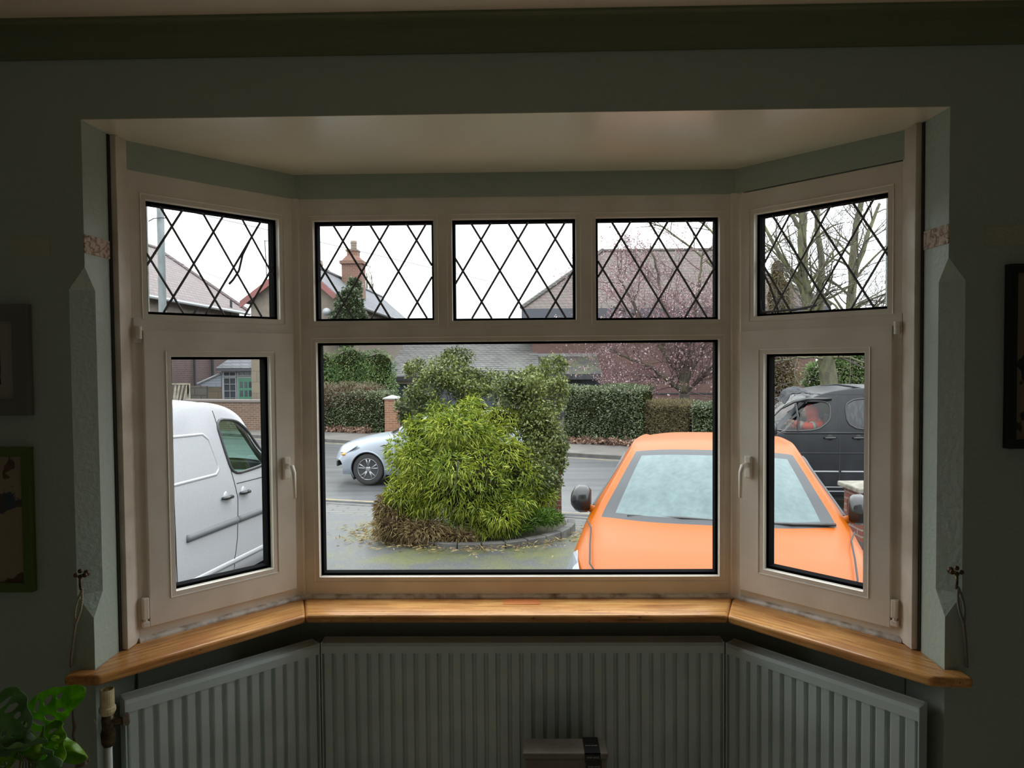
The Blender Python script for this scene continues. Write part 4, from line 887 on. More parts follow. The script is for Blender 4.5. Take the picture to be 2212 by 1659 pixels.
m_fen = mat('weathered_fence_board', lin(170, 164, 140), .8, build=noisy(lin(150, 144, 122), lin(186, 180, 158), 5, 5))
fx0, fx1, fz0, fz1 = X_at(362, 27)-fe.location.x, X_at(405, 27)-fe.location.x, .9, P(385, 828, 27).z+.9
mb = MB(); frame_ring(mb, (fx0, fx1, .1, fz1), (fx0+.05, fx1-.05, .16, fz1-.05), (-.05, -.05), 0); mb.build('gate_frame', m_fen, fe)
for k in range(7):
    xx = fx0-.2+k*.15; a0 = max(fx0+.04, xx); MB().extr([(a0, -.03, .16 if xx > fx0 else .16+(a0-xx)*3), (a0+.07, -.03, .16), (min(xx+.42, fx1-.04), -.03, fz1-.06), (min(xx+.35, fx1-.1), -.03, fz1-.06)], (0, .02, 0)).build('board', m_fen, fe)
g2 = MB().box(X_at(406, 28), X_at(440, 28), 26.15, 26.25, -1.1, P(420, 834, 28).z).build('board_fence', mat('grey_fence', lin(118, 114, 106), .85, build=bricky(lin(122, 118, 110), lin(104, 100, 94), lin(74, 72, 66), .5, .3, .02)), None); tag(g2, 'grey timber fence between the slanting boards and the porch', 'fence')

# garage block
gD = 28.0; ge = P(1000, 812, gD).z; gx0, gx1 = X_at(838, gD), X_at(1160, gD)
ga = empty('garage_building', ((gx0+gx1)/2, gD-1.856+2, YB), 0, 'long low garage building with grey-brown tiled roof behind the shrub', 'building'); iv = -Vector(ga.location); gy = gD-1.856
at0(MB().box(gx0, gx1, gy+.35, gy+6, YB, ge-.1).build('wall', m_blk, ga))
mb = MB(); zr = P(1000, 728, gD+6).z; quadslab(mb, [(gx0-.2, gy, ge), (gx1+.1, gy, ge), (gx1+.1, gy+6, zr), (gx0-.2, gy+6, zr)], .12); quadslab(mb, [(gx0-.2, gy+6, zr), (gx1+.1, gy+6, zr), (gx1+.1, gy+9, zr-1), (gx0-.2, gy+9, zr-1)], .1); at0(mb.build('roof', m_tileG, ga))
at0(MB().box(gx0-.2, gx1+.1, gy-.03, gy+.06, ge-.17, ge-.02).build('gutter', mat('black_gutter', (.015, .014, .014), .5), ga))
zc0, zc1 = P(1000, 829, gD).z, P(1000, 818, gD).z; at0(MB().box(gx0, gx1, gy+.2, gy+.36, zc0, zc1).build('fascia', m_creamp, ga))
for px_ in (902, 1000, 1074, 1110, 1146): at0(MB().box(X_at(px_, gD+.2), X_at(px_+11, gD+.2), gy+.2, gy+.36, YB, zc0).build('post', m_creamp, ga))
m_dkbl = mat('blue_black_frame', lin(56, 62, 72), .6)
for x0_, x1_, z0_, z1_, nx in ((853, 899, 880, 831, 5), (1012, 1070, 880, 831, 1), (915, 990, 880, 833, 4)):
    f = hwindow(ga, X_at(x0_, gD+.2)+iv.x, X_at(x1_, gD+.2)+iv.x, P(1000, z0_, gD+.2).z-YB, P(1000, z1_, gD+.2).z-YB, gy+.34+iv.y, nx, 3, m_dkbl, bars=.04)
# black lean-to with mossy roof
lD = 28.6; lz = P(1230, 808, lD).z; ly = lD-1.856; lx0, lx1 = X_at(1150, lD), X_at(1302, lD)
le = empty('lean_to', ((lx0+lx1)/2, ly+1, YB), 0, 'black timber lean-to with a mossy dark roof against the brick house', 'shed'); iv = -Vector(le.location)
at0(MB().box(lx0, lx1, ly+.5, ly+2.2, YB, lz-.15).build('wall', m_blk, le))
zt2 = P(1230, 769, lD+2.2).z; mb = MB(); quadslab(mb, [(lx0-.1, ly, lz), (lx1, ly, lz), (lx1, ly+2.3, zt2), (lx0-.1, ly+2.3, zt2)], .1); at0(mb.build('roof', mat('mossy_dark_roof', lin(66, 68, 58), .9, build=noisy(lin(54, 56, 54), lin(88, 94, 58), 2.2, 6, lo=.4, hi=.7)), le))
at0(MB().box(lx0-.1, lx1, ly+2.25, ly+2.36, zt2-.02, zt2+.12).build('flashing', mat('grey_flashing', lin(150, 150, 148), .6), le)); at0(MB().box(lx0-.1, lx1, ly-.04, ly+.04, lz-.22, lz-.02).build('fascia', m_blk, le))
hwindow(le, X_at(1234, lD+.5)+iv.x, X_at(1262, lD+.5)+iv.x, P(1230, 850, lD+.5).z-YB, P(1230, 828, lD+.5).z-YB, ly+.5+iv.y, 1, 1, mat('grey_window_frame', lin(110, 112, 110), .6), fr=.05)
# House C : hipped brick house
cD = 31.2; cy0 = cD-1.856; cz = P(1300, 667, cD).z; cx0, cx1 = X_at(1150, cD), X_at(1757, cD); czr = P(1300, 543, 35.5).z
hC_ = empty('house', ((cx0+cx1)/2, cy0+4, YB), 0, 'red-brown brick house with a hipped tiled roof behind the blossom tree', 'house'); iv = -Vector(hC_.location)
at0(MB().box(cx0, cx1, cy0, cy0+8.5, YB, cz+.05).build('wall', mat('house_red_brick', (.2, .1, .09), .85, build=bricky(lin(140, 98, 90), lin(120, 82, 78), lin(146, 124, 116), .225, .075, .01, lin(112, 84, 78))), hC_))
e = .45; r0, r1 = X_at(1302, 35.5), X_at(1541, 35.5); ry = cy0+4.2
E0, E1, E2, E3 = (cx0-e, cy0-e, cz), (cx1+e, cy0-e, cz), (cx1+e, cy0+8.5+e, cz), (cx0-e, cy0+8.5+e, cz); R0, R1 = (r0, ry, czr), (r1, ry, czr)
mb = MB(); mb.add([E0, E1, E2, E3, R0, R1], [(0, 1, 5, 4), (1, 2, 5), (2, 3, 4, 5), (3, 0, 4), (3, 2, 1, 0)]); at0(mb.build('roof', m_tileC, hC_))
mb = MB(); mb.tube([R0, R1], .1, 6); at0(mb.build('ridge_tiles', m_hiptile, hC_))
for q in ((E0, R0), (E1, R1)): at0(MB().tube([Vector(q[0])+Vector((0, 0, .05)), Vector(q[1])+Vector((0, 0, .05))], .1, 6).build('hip_tiles', m_hiptile, hC_))
mb = MB(); mb.box(cx0-e, cx1+e, cy0-e-.02, cy0-e+.1, cz-.42, cz-.0); mb.box(cx0-e, cx0-e+.1, cy0-e, cy0+8.9, cz-.42, cz); at0(mb.build('fascia', mat('slate_grey_board', lin(92, 96, 106), .6), hC_))
fx = X_at(1331, cD); hwindow(hC_, X_at(1331, cD)+iv.x, X_at(1347, cD)+iv.x, P(1340, 862, cD).z-YB, P(1340, 831, cD).z-YB, cy0+iv.y-.01, 1, 1, fr=.09)
at0(MB().box(X_at(1310, cD), X_at(1600, cD), cy0-.03, cy0+.01, P(1340, 851, cD).z-.03, P(1340, 851, cD).z+.03).build('string_course', m_blk, hC_))

# ---- vehicles
def catmull(P_, s):
    "P_ : (n, ..., 3) control array along axis 0 -> dense, s subdivisions per span"
    n = len(P_); out = []
    for i in range(n-1):
        p0, p1, p2, p3 = P_[max(i-1, 0)], P_[i], P_[i+1], P_[min(i+2, n-1)]
        for k in range(s):
            t = k/s; out.append(.5*((2*p1)+(-p0+p2)*t+(2*p0-5*p1+4*p2-p3)*t*t+(-p0+3*p1-3*p2+p3)*t**3))
    out.append(P_[-1]); return np.array(out)
def in_poly(L_, z, poly):
    c_ = False; j = len(poly)-1
    for i in range(len(poly)):
        if (poly[i][1] > z) != (poly[j][1] > z) and L_ < (poly[j][0]-poly[i][0])*(z-poly[i][1])/(poly[j][1]-poly[i][1])+poly[i][0]: c_ = not c_
        j = i
    return c_
def chaikin(poly, it=2, closed=True):
    for _ in range(it):
        q = []
        n = len(poly); rg = range(n if closed else n-1)
        if not closed: q.append(poly[0])
        for i in rg:
            a, b = poly[i], poly[(i+1) % n]; q += [(a[0]*.8+b[0]*.2, a[1]*.8+b[1]*.2), (a[0]*.2+b[0]*.8, a[1]*.2+b[1]*.8)]
        if not closed: q.append(poly[-1])
        poly = q
    return poly
m_tyre = mat('tyre_rubber', (.018, .018, .019), .8); m_alloy = mat('silver_alloy', lin(176, 178, 182), .3, metal=.7); m_seal = mat('black_window_seal', (.02, .02, .022), .5)
m_arch = mat('dark_wheel_arch', (.012, .012, .013), .9)
def wheel(root, x, y, z, R, side, style='alloy'):
    w_ = empty('wheel', (x, y, z)); w_.parent = root; k = side
    MB().lathe([(R*.66, -.02*k), (R*.9, .0), (R*.985, -.02*k), (R, -.06*k), (R, -.15*k), (R*.95, -.2*k), (R*.66, -.19*k)], n=40, axis='x').build('tyre', m_tyre, w_, smooth=True)
    mb = MB(); mb.lathe([(R*.69, -.18*k), (R*.69, -.01*k), (R*.655, -.004*k), (R*.63, -.03*k), (R*.62, -.17*k)], n=40, axis='x'); mb.build('rim', m_alloy, w_, smooth=True)
    MB().lathe([(R*.62, -.10*k), (.02, -.10*k)], n=30, axis='x').build('brake_disc', m_arch, w_)
    mb = MB()
    for i in range(5):
        for dlt in (-.20, .20):
            a = 2*PI*i/5+.3; c0 = Vector((-.035*k, .05*math.cos(a), .05*math.sin(a))); c1 = Vector((-.018*k, R*.64*math.cos(a+dlt), R*.64*math.sin(a+dlt))); mb.tube([c0, c0.lerp(c1, .5)+Vector((-.006*k, 0, 0)), c1], [.026, .018, .020], 6)
    mb.lathe([(.07, -.05*k), (.06, -.02*k), (.03, -.012*k)], n=16, axis='x'); mb.build('spokes', m_alloy, w_, smooth=True)
def vehicle(name, label, cat_, net, loc, rz, rx, paint, windows, wheels, screen=None, su=14, sv=9, seams=(), creases=(), trims=(), handles=(), both=True, trim_mat=None, lower=None, archm=None):
    root = empty(name, loc, rz, label, cat_); root.rotation_euler = (rx, 0, rz)
    windows = [(chaikin(a_, 2), b_, c_) for a_, b_, c_ in windows]
    net = np.array(net, float)                     # T x 8 x (L, y, z)
    half = net; full = np.concatenate([half[:, ::-1]*np.array([1, -1, 1]), half[:, 1:]], 1)   # r = -7..7
    g = catmull(full, su); g = np.swapaxes(catmull(np.swapaxes(g, 0, 1), sv), 0, 1)
    T, R_ = g.shape[:2]; V_ = np.stack([g[..., 1], g[..., 0], g[..., 2]], -1).reshape(-1, 3)
    tt = np.arange(T)/su; rr = np.arange(R_)/sv-7
    side = g[:, rr > 1.5].reshape(-1, 3)
    def ys(L_, z):
        d = (side[:, 0]-L_)**2+(side[:, 2]-z)**2; i = np.argpartition(d, 14)[:14]; w_ = np.exp(-d[i]/(d[i].mean()+1e-6))
        A_ = np.stack([np.ones(14), side[i, 0]-L_, side[i, 2]-z], 1)*w_[:, None]; A_ = np.vstack([A_, [[0, .05, 0], [0, 0, .01]]])
        r_ = np.linalg.lstsq(A_, np.append(side[i, 1]*w_, [0, 0]), rcond=None)[0]; return float(np.clip(r_[0], side[i, 1].min()-.01, side[i, 1].max()+.01))
    parts = {'body': []}
    for i in range(T-1):
        t = tt[i]+.5/su
        for j in range(R_-1):
            r = rr[j]+.5/sv; p = (g[i, j]+g[i+1, j+1])/2; k = 'body'; ar = abs(r)
            if ar > 2.2:
                for wn, (poly, m_, nm) in enumerate(windows):
                    if in_poly(p[0], p[2], poly) and p[2] > .9: k = ('side_window', wn, r > 0)
                if ar > 3.4:
                    for (wl_, wz, wr) in wheels:
                        if (p[0]-wl_)**2+(p[2]-wz)**2 < (wr*1.13)**2: k = None
            if k is None: continue
            if screen and screen[0] < t < screen[1] and ar < 2:
                k = 'screen_border' if (t < screen[0]+screen[2] or t > screen[1]-screen[3] or ar > 1.68) else 'windscreen'
            if k == 'body' and lower and ar > 5 and p[2] < lower[0]: k = 'lower_trim'
            parts.setdefault(k, []).append((i*R_+j, i*R_+j+1, (i+1)*R_+j+1, (i+1)*R_+j))
    mm_ = {'body': paint, 'windscreen': screen[4] if screen else None, 'screen_border': mat('screen_border', (.020, .023, .027), .45, spec=.3), 'lower_trim': lower[1] if lower else None}
    for k, fs in parts.items():
        f = np.array(fs); u, inv_ = np.unique(f, return_inverse=True); me = bpy.data.meshes.new('x'); me.from_pydata(V_[u].tolist(), [], inv_.reshape(f.shape).tolist()); me.update()
        nm = k if isinstance(k, str) else 'side_window'; me.polygons.foreach_set('use_smooth', [True]*len(me.polygons))
        me.materials.append(mm_[k] if isinstance(k, str) else windows[k[1]][1]); me.name = nm
        o = bpy.data.objects.new(nm, me); COL.objects.link(o); o.parent = root
        if not isinstance(k, str):
            pl_ = windows[k[1]][0]; s = 1 if k[2] else -1; n = len(pl_); dense = []
            for a in range(n):
                for q in range(3): L0, z0 = [pl_[a][c_]*(1-q/3)+pl_[(a+1) % n][c_]*q/3 for c_ in (0, 1)]; dense.append((s*(ys(L0, z0)+.002), L0, z0))
            mb = MB(); mb.tube(dense+[dense[0], dense[1]], .0145, 6, cap=False); mb.build('window_seal', m_seal, o, smooth=True)
        elif k == 'body': body = o
    def track(pts, r, m_, nm, both_=True, off=.0, flat=False, lab=None):
        for s in (1, -1):
            if not both_ and s != both_: continue
            dense = []
            for a in range(len(pts)-1):
                n = max(2, int(math.hypot(pts[a+1][0]-pts[a][0], pts[a+1][1]-pts[a][1])/.05))
                for q in range(n): L0, z0 = [pts[a][c_]*(1-q/n)+pts[a+1][c_]*q/n for c_ in (0, 1)]; dense.append((s*(ys(L0, z0)+off), L0, z0))
            L0, z0 = pts[-1]; dense.append((s*(ys(L0, z0)+off), L0, z0)); MB().tube(dense, r, 6).build(nm, m_, root, smooth=True)
    for pts in seams: track(pts, .0045, mat('door_gap', (.02, .02, .02), .8), 'door_gap')
    for pts, r in creases: track(pts, r, paint, 'panel_crease', off=-r*.45)
    for pts, r, m_ in trims: track(pts, r, m_, 'rub_strip', off=-r*.1)
    for L0, z0, ln, m_ in handles:
        for s in (1, -1):
            y = s*(ys(L0, z0)); h = MB(); h.tube([(y, L0-ln/2, z0), (y+s*.03, L0-ln/2+.03, z0), (y+s*.035, L0+ln/2-.03, z0+.004), (y+s*.01, L0+ln/2, z0+.004)], [.014, .017, .017, .012], 8); h.build('door_handle', m_, root, smooth=True)
            dsh = MB().ell((y-s*.012, L0, z0), (.022, .055, .06), 16, 8).build('handle_recess', paint, root, smooth=True)
    for (wl_, wz, wr) in wheels:
        for s in (1, -1):
            yb = ys(wl_, wz+wr*1.13); wheel(root, s*(yb-.02), wl_, wz, wr, s)
            pts = [(s*(ys(wl_+math.cos(a)*wr*1.13, wz+math.sin(a)*wr*1.13)-.004), wl_+math.cos(a)*wr*1.13, wz+math.sin(a)*wr*1.13) for a in [PI*(-.16)+PI*1.32*i/30 for i in range(31)]]
            MB().tube(pts, .018, 6).build('arch_lip', archm or paint, root, smooth=True)
            mb = MB(); rings = []
            for q in (0, 1): rings.append([(s*(yb-.02-.42*q), wl_+math.cos(a)*wr*1.14, wz+math.sin(a)*wr*1.14) for a in [PI*(-.2)+PI*1.4*i/24 for i in range(25)]])
            mb.loft(rings, cap=False, close=False); mb.build('arch_liner', m_arch, root, smooth=True)
            MB().box(min(s*(yb-.44), s*(yb-.40)), max(s*(yb-.44), s*(yb-.40)), wl_-wr*1.2, wl_+wr*1.2, .2, wz+wr*1.15).build('arch_back', m_arch, root)
    MB().box(-net[:, 7, 1].max()+.08, net[:, 7, 1].max()-.08, net[:, 0, 0].min()+.5, net[:, 0, 0].max()-.5, .16, .24).build('underbody', m_arch, root)
    return root, ys
def mirror_(root, x, L0, z0, s, m_, stalk):
    mb = MB(); mb.loft([[(x+s*(-.02+.135*u)*1, L0-.055*w__*.0-dy, z0+dz*1.15) for dy, dz in [(a_*q, b_*q) for a_, b_ in ((.07, 0), (.06, .07), (0, .10), (-.05, .085), (-.055, 0), (-.05, -.06), (0, -.075), (.055, -.05))]] for u, q, w__ in ((0, .72, 1), (.2, .95, 1), (.55, 1.0, 1), (.8, .85, 1), (1.0, .45, 1), (1.05, .12, 1))])
    o = mb.build('door_mirror', m_, root, smooth=True); MB().tube([(x-s*.12, L0+.02, z0-.09), (x+s*.02, L0, z0-.04)], [.03, .025], 8).build('mirror_stalk', stalk, o, smooth=True)
HATCH = [
 [(0, 0, .5), (.02, .35, .5), (.08, .6, .5), (.2, .78, .5), (.27, .83, .46), (.31, .85, .38), (.31, .84, .28), (.3, .8, .2)],
 [(.08, 0, .70), (.1, .35, .70), (.18, .6, .68), (.34, .78, .65), (.41, .85, .59), (.45, .88, .5), (.45, .87, .32), (.43, .82, .2)],
 [(.27, 0, .81), (.3, .35, .81), (.38, .62, .785), (.52, .79, .72), (.58, .87, .64), (.62, .9, .5), (.62, .89, .32), (.62, .83, .2)],
 [(.68, 0, .915), (.7, .38, .91), (.78, .66, .885), (.85, .81, .845), (.88, .88, .72), (.9, .905, .52), (.9, .89, .32), (.9, .83, .2)],
 [(1.10, 0, .99), (1.14, .4, .985), (1.30, .73, .975), (1.34, .81, .95), (1.36, .875, .84), (1.36, .90, .55), (1.36, .88, .32), (1.36, .83, .2)],
 [(1.52, 0, 1.21), (1.55, .37, 1.205), (1.66, .645, 1.18), (1.69, .72, 1.15), (1.7, .86, .93), (1.7, .9, .58), (1.7, .88, .32), (1.7, .83, .2)],
 [(1.98, 0, 1.395), (2.0, .33, 1.39), (2.06, .56, 1.365), (2.09, .635, 1.335), (2.1, .85, .95), (2.1, .9, .6), (2.1, .88, .32), (2.1, .83, .2)],
 [(2.5, 0, 1.455), (2.5, .33, 1.45), (2.5, .55, 1.425), (2.5, .625, 1.39), (2.5, .85, .97), (2.5, .9, .6), (2.5, .88, .32), (2.5, .83, .2)],
 [(3.35, 0, 1.42), (3.35, .3, 1.415), (3.35, .5, 1.39), (3.35, .59, 1.355), (3.35, .83, .99), (3.35, .89, .62), (3.35, .88, .32), (3.35, .83, .2)],
 [(3.95, 0, 1.08), (3.95, .35, 1.08), (3.9, .58, 1.07), (3.88, .68, 1.03), (3.85, .8, .93), (3.8, .87, .62), (3.8, .86, .32), (3.8, .8, .22)],
 [(4.15, 0, .75), (4.14, .35, .75), (4.1, .6, .74), (4.04, .72, .71), (4.0, .79, .64), (3.97, .83, .5), (3.97, .82, .35), (3.97, .77, .24)],
 [(4.16, 0, .3), (4.15, .35, .3), (4.1, .6, .3), (4.05, .7, .3), (4.0, .76, .3), (3.97, .79, .28), (3.97, .78, .26), (3.97, .74, .24)]]
def orange_flake(t, b):
    n = n_noise(t, n_coord(t), 240, 2); n_bump(t, b, n, .06, .002)
m_orange = mat('orange_car_paint', (.27, .060, .001), .36, coat=.0, spec=.14, build=orange_flake)
def fog(t, b):
    n = n_noise(t, n_coord(t, scale=(1, 1, .5)), 26, 5, .65); n2 = n_noise(t, n_coord(t, scale=(3, 1, .6)), 3, 3)
    t.links.new(n_mix(t, .5, n_ramp(t, n, [(.35, lin(96, 118, 120)), (.65, lin(124, 146, 148))]), n_ramp(t, n2, [(.3, lin(92, 112, 116)), (.7, lin(122, 146, 146))])), b.inputs['Base Color']); n_bump(t, b, n, .12, .003)
m_fog = mat('misted_windscreen', (.4, .55, .55), .35, build=fog, spec=.2)
m_dkglass = mat('tinted_vehicle_glass', (.015, .018, .02), .08, spec=.6)
m_blackgloss = mat('gloss_black_plastic', (.012, .012, .013), .15)
win1 = [(1.62, .965), (1.78, 1.08), (2.15, 1.285), (2.6, 1.325), (2.6, .985)]; win2 = [(2.68, .99), (2.68, 1.325), (3.1, 1.30), (3.45, 1.14), (3.45, 1.02)]
nose = Vector((.935, 1.56, -.575))
car, ys = vehicle('orange_car', 'bright orange hatchback nose-in on the drive, misted windscreen and black mirrors', 'car', HATCH, nose, -math.radians(13.5), -.035, m_orange,
    [(win1, m_dkglass, ''), (win2, m_dkglass, '')], [(.84, .31, .31), (3.38, .31, .31)], screen=(4.06, 6.0, .16, .22, m_fog),
    seams=[[(1.46, .93), (1.44, .6), (1.5, .3)], [(2.64, 1.0), (2.62, .6), (2.6, .3)]], handles=[(2.45, .86, .18, m_orange), (3.3, .9, .18, m_orange)])
car.scale = (1.05, 1.05, 1.05)
for s in (1, -1):
    mirror_(car, s*.855, 1.56, 1.055, s, m_blackgloss, m_orange)
    # bonnet shut lines, wiper, headlight
    MB().tube([(s*.83, 1.34, .975-.012), (s*.765, 1.1, .955), (s*.735, .85, .912), (s*.70, .6, .852), (s*.60, .42, .79)], .005, 6).build('bonnet_gap', mat('door_gap', (.02, .02, .02), .8), car)
    hl = MB(); hl.loft([[(s*(.765-q), .56, .79+q), (s*(.80-q), .70, .815+q), (s*(.838-q), .92, .845+q*.6), (s*(.862-q), .80, .765+q*.5), (s*(.868-q), .62, .69+q*.5), (s*(.83-q), .46, .68+q*.5)] for q in (.02, -.012)]); ho = hl.build('headlight', mat('clear_headlamp', lin(190, 196, 210), .1, metal=.3), car, bevel=.01)
    pts = [(s*.72, 1.33, 1.005), (s*.45, 1.22, 1.015), (s*.02-.0, 1.17, 1.02)] if s > 0 else [(-.55, 1.28, 1.01), (-.2, 1.2, 1.025), (.12, 1.18, 1.02)]
    MB().tube(pts, [.011, .013, .006], 6).build('wiper', m_blackgloss, car, smooth=True)
MB().lathe([(.05, 0), (.05, .006), (.02, .01)], n=20, axis='y').build('badge', m_alloy, car).location = (0, .09, .66)
# silver hatchback passing on the road
m_silver = mat('silver_blue_paint', lin(168, 178, 190), .3, coat=.2, metal=.1)
sil, ys2 = vehicle('silver_car', 'silver hatchback passing leftwards on the road, mostly hidden behind the shrub', 'car', HATCH, (X_at(742, 14.8)-.08, 14.95-1.856, -.90), -math.radians(97), 0, m_silver,
    [(win1, m_dkglass, ''), (win2, m_dkglass, '')], [(.84, .31, .315), (3.38, .31, .315)], screen=(4.06, 6.0, .1, .15, m_dkglass), seams=[[(1.46, .93), (1.44, .6), (1.5, .3)], [(2.64, 1.0), (2.62, .6), (2.6, .3)]], handles=[(2.45, .86, .18, m_silver), (3.3, .9, .18, m_silver)])
for s in (1, -1):
    mirror_(sil, s*.90, 1.58, 1.06, s, m_silver, m_blackgloss)
    hl = MB(); hl.extr([(s*.80, .40, .62), (s*.70, .22, .64), (s*.66, .34, .765), (s*.85, .66, .78)], (s*.035, -.02, 0)); hl.build('headlight', mat('clear_headlamp', lin(190, 196, 210), .1, metal=.3), sil, bevel=.01)
    MB().ell((s*.80, .33, .60), (.05, .06, .03), 10, 6).build('indicator', mat('amber_lens', lin(255, 170, 60), .2), sil, smooth=True)
    MB().ell((s*1.0, 1.54, 1.07), (.03, .02, .02), 8, 6).build('mirror_indicator', mat('amber_lens', lin(255, 170, 60), .2), sil, smooth=True)
    MB().box(min(s*.70, s*.80), max(s*.70, s*.80), 4.0, 4.1, .7, .86).build('rear_light', mat('red_lens', lin(210, 40, 30), .2), sil, bevel=.02)
MB().box(-.42, .42, .005, .05, .3, .42).build('lower_grille', m_blk, sil, bevel=.02)

# white panel van on the drive
def van_net(Ln, W_, H_, b0, zb, t1, zt_, belt, nosez):
    w_ = W_; k = .82
    S = lambda L_, ztop, zside, wt: [(L_, 0, ztop), (L_, wt*.5, ztop-.005), (L_, wt*.88, ztop-.035), (L_, wt, ztop-.10), (L_, w_*.975, belt), (L_, w_, .62), (L_, w_*.985, .36), (L_, w_*.93, .24)]
    rows = [[(.0, 0, .45), (.02, w_*.4, .45), (.07, w_*.68, .45), (.17, w_*.86, .45), (.24, w_*.92, .43), (.28, w_*.94, .38), (.28, w_*.93, .3), (.27, w_*.9, .24)],
            [(.06, 0, nosez*.86), (.09, w_*.4, nosez*.86), (.16, w_*.68, nosez*.85), (.3, w_*.86, nosez*.82), (.38, w_*.94, nosez*.74), (.42, w_*.97, .55), (.42, w_*.96, .36), (.42, w_*.91, .24)],
            [(.32, 0, nosez), (.34, w_*.4, nosez), (.42, w_*.7, nosez-.02), (.54, w_*.87, nosez-.06), (.6, w_*.955, nosez-.16), (.64, w_*.99, .58), (.64, w_*.975, .36), (.64, w_*.92, .24)],
            [(b0*.8, 0, zb*.965), (b0*.82, w_*.4, zb*.963), (b0*.9, w_*.73, zb*.95), (b0*.98, w_*.885, zb*.92), (b0, w_*.97, zb*.8), (b0, w_, .6), (b0, w_*.985, .36), (b0, w_*.93, .24)],
            [(b0, 0, zb), (b0+.05, w_*.42, zb), (b0+.2, w_*.80, zb-.015), (b0+.24, w_*.89, zb-.04), (b0+.26, w_*.97, belt*.93), (b0+.26, w_, .6), (b0+.26, w_*.985, .36), (b0+.26, w_*.93, .24)],
            [((b0+t1)/2, 0, (zb+zt_)/2+.04), ((b0+t1)/2+.04, w_*.38, (zb+zt_)/2+.035), ((b0+t1)/2+.14, w_*.74, (zb+zt_)/2), ((b0+t1)/2+.17, w_*.82, (zb+zt_)/2-.04), ((b0+t1)/2+.18, w_*.97, belt*.98), ((b0+t1)/2+.18, w_, .61), ((b0+t1)/2+.18, w_*.985, .36), ((b0+t1)/2+.18, w_*.93, .24)],
            [(t1, 0, zt_), (t1+.02, w_*.36, zt_-.005), (t1+.08, w_*.70, zt_-.03), (t1+.1, w_*.79, zt_-.09), (t1+.12, w_*.975, belt), (t1+.12, w_, .62), (t1+.12, w_*.985, .36), (t1+.12, w_*.93, .24)],
            S(t1+.65, H_, belt, w_*.83), S(t1+1.4, H_+.005, belt, w_*.84), S(Ln-.9, H_, belt, w_*.84), S(Ln-.12, H_-.03, belt, w_*.83)]
    rows.append([(Ln-.03, 0, belt+.2), (Ln-.03, w_*.4, belt+.2), (Ln-.05, w_*.72, belt+.19), (Ln-.07, w_*.84, belt+.12), (Ln-.08, w_*.94, belt-.1), (Ln-.08, w_*.97, .6), (Ln-.08, w_*.955, .36), (Ln-.08, w_*.91, .26)])
    rows.append([(Ln, 0, .4), (Ln, w_*.4, .4), (Ln-.02, w_*.72, .4), (Ln-.05, w_*.82, .38), (Ln-.06, w_*.88, .36), (Ln-.06, w_*.9, .34), (Ln-.06, w_*.9, .3), (Ln-.06, w_*.87, .27)])
    return rows
m_vanw = mat('white_van_paint', lin(206, 208, 214), .3, coat=.4, build=noisy(lin(208, 210, 216), lin(198, 200, 206), 60, 3, lo=.4, hi=.75))
m_tglass = glassmat('green_tinted_glass', (.62, .80, .74), .08); m_greytrim = mat('grey_rub_strip', lin(118, 122, 126), .6)
vA = [(1.10, 1.20), (1.22, 1.37), (1.42, 1.54), (1.62, 1.635), (2.06, 1.665), (2.02, 1.40), (1.95, 1.165), (1.5, 1.175)]
vang = math.radians(5.3); vn = Vector((X_at(0, 0), 0, 0))
van, ys3 = vehicle('white_van', 'white panel van parked on the drive, side and cab door seen through the left window', 'van', van_net(4.4, .90, 1.84, .74, 1.16, 1.42, 1.72, 1.14, .98), (-3.31, 8.25-1.856, -.70), PI-vang, .03, m_vanw,
    [(vA, m_tglass, '')], [(.87, .33, .33), (3.55, .33, .33)], screen=(4.05, 6.0, .1, .1, m_tglass), su=26, sv=15,
    seams=[[(2.06, 1.74), (2.03, 1.5), (1.96, 1.17), (1.90, .95), (1.92, .6), (1.96, .42), (1.93, .28)], [(2.86, 1.2), (2.87, .9), (2.86, .6), (2.83, .3)], [(1.2, 1.07), (1.9, 1.08)], [(1.05, 1.1), (1.08, .8), (1.04, .5)]],
    creases=[([(2.9, 1.56), (2.32, 1.55), (2.24, 1.50), (2.18, 1.32), (2.16, 1.24), (2.22, 1.20), (2.9, 1.195)], .016), ([(1.3, .40), (2.6, .40), (3.1, .40)], .03)],
    trims=[([(1.30, .76), (1.90, .76)], .033, m_greytrim), ([(1.925, .76), (2.72, .76)], .033, m_greytrim)], handles=[(1.79, .985, .17, m_blackgloss), (2.10, .985, .17, m_blackgloss)])
for s in (1, -1): mirror_(van, s*.93, 1.22, 1.24, s, m_blackgloss, m_blackgloss)
m_cab = mat('dark_cab_trim', (.03, .032, .034), .7)
MB().box(-.78, .78, 1.0, 1.45, .8, 1.10).build('dashboard', mat('grey_dashboard', lin(110, 120, 120), .6), van, bevel=.05)
for s in (1, -1):
    MB().box(min(s*.18, s*.68), max(s*.18, s*.68), 1.75, 2.25, .45, .75).build('seat', m_cab, van, bevel=.05); MB().box(min(s*.2, s*.66), max(s*.2, s*.66), 2.15, 2.28, .7, 1.35).build('seat_back', m_cab, van, bevel=.05)
MB().extr([(-.82, 2.38, .3), (.82, 2.38, .3), (.82, 2.38, 1.1), (.62, 2.38, 1.66), (-.62, 2.38, 1.66), (-.82, 2.38, 1.1)], (0, .04, 0)).build('bulkhead', m_cab, van); MB().tube([(.4+.18*math.cos(a), 1.55+.05*math.sin(a), 1.08+.17*math.sin(a)) for a in [2*PI*i/20 for i in range(21)]], .014, 6).build('steering_wheel', m_cab, van)

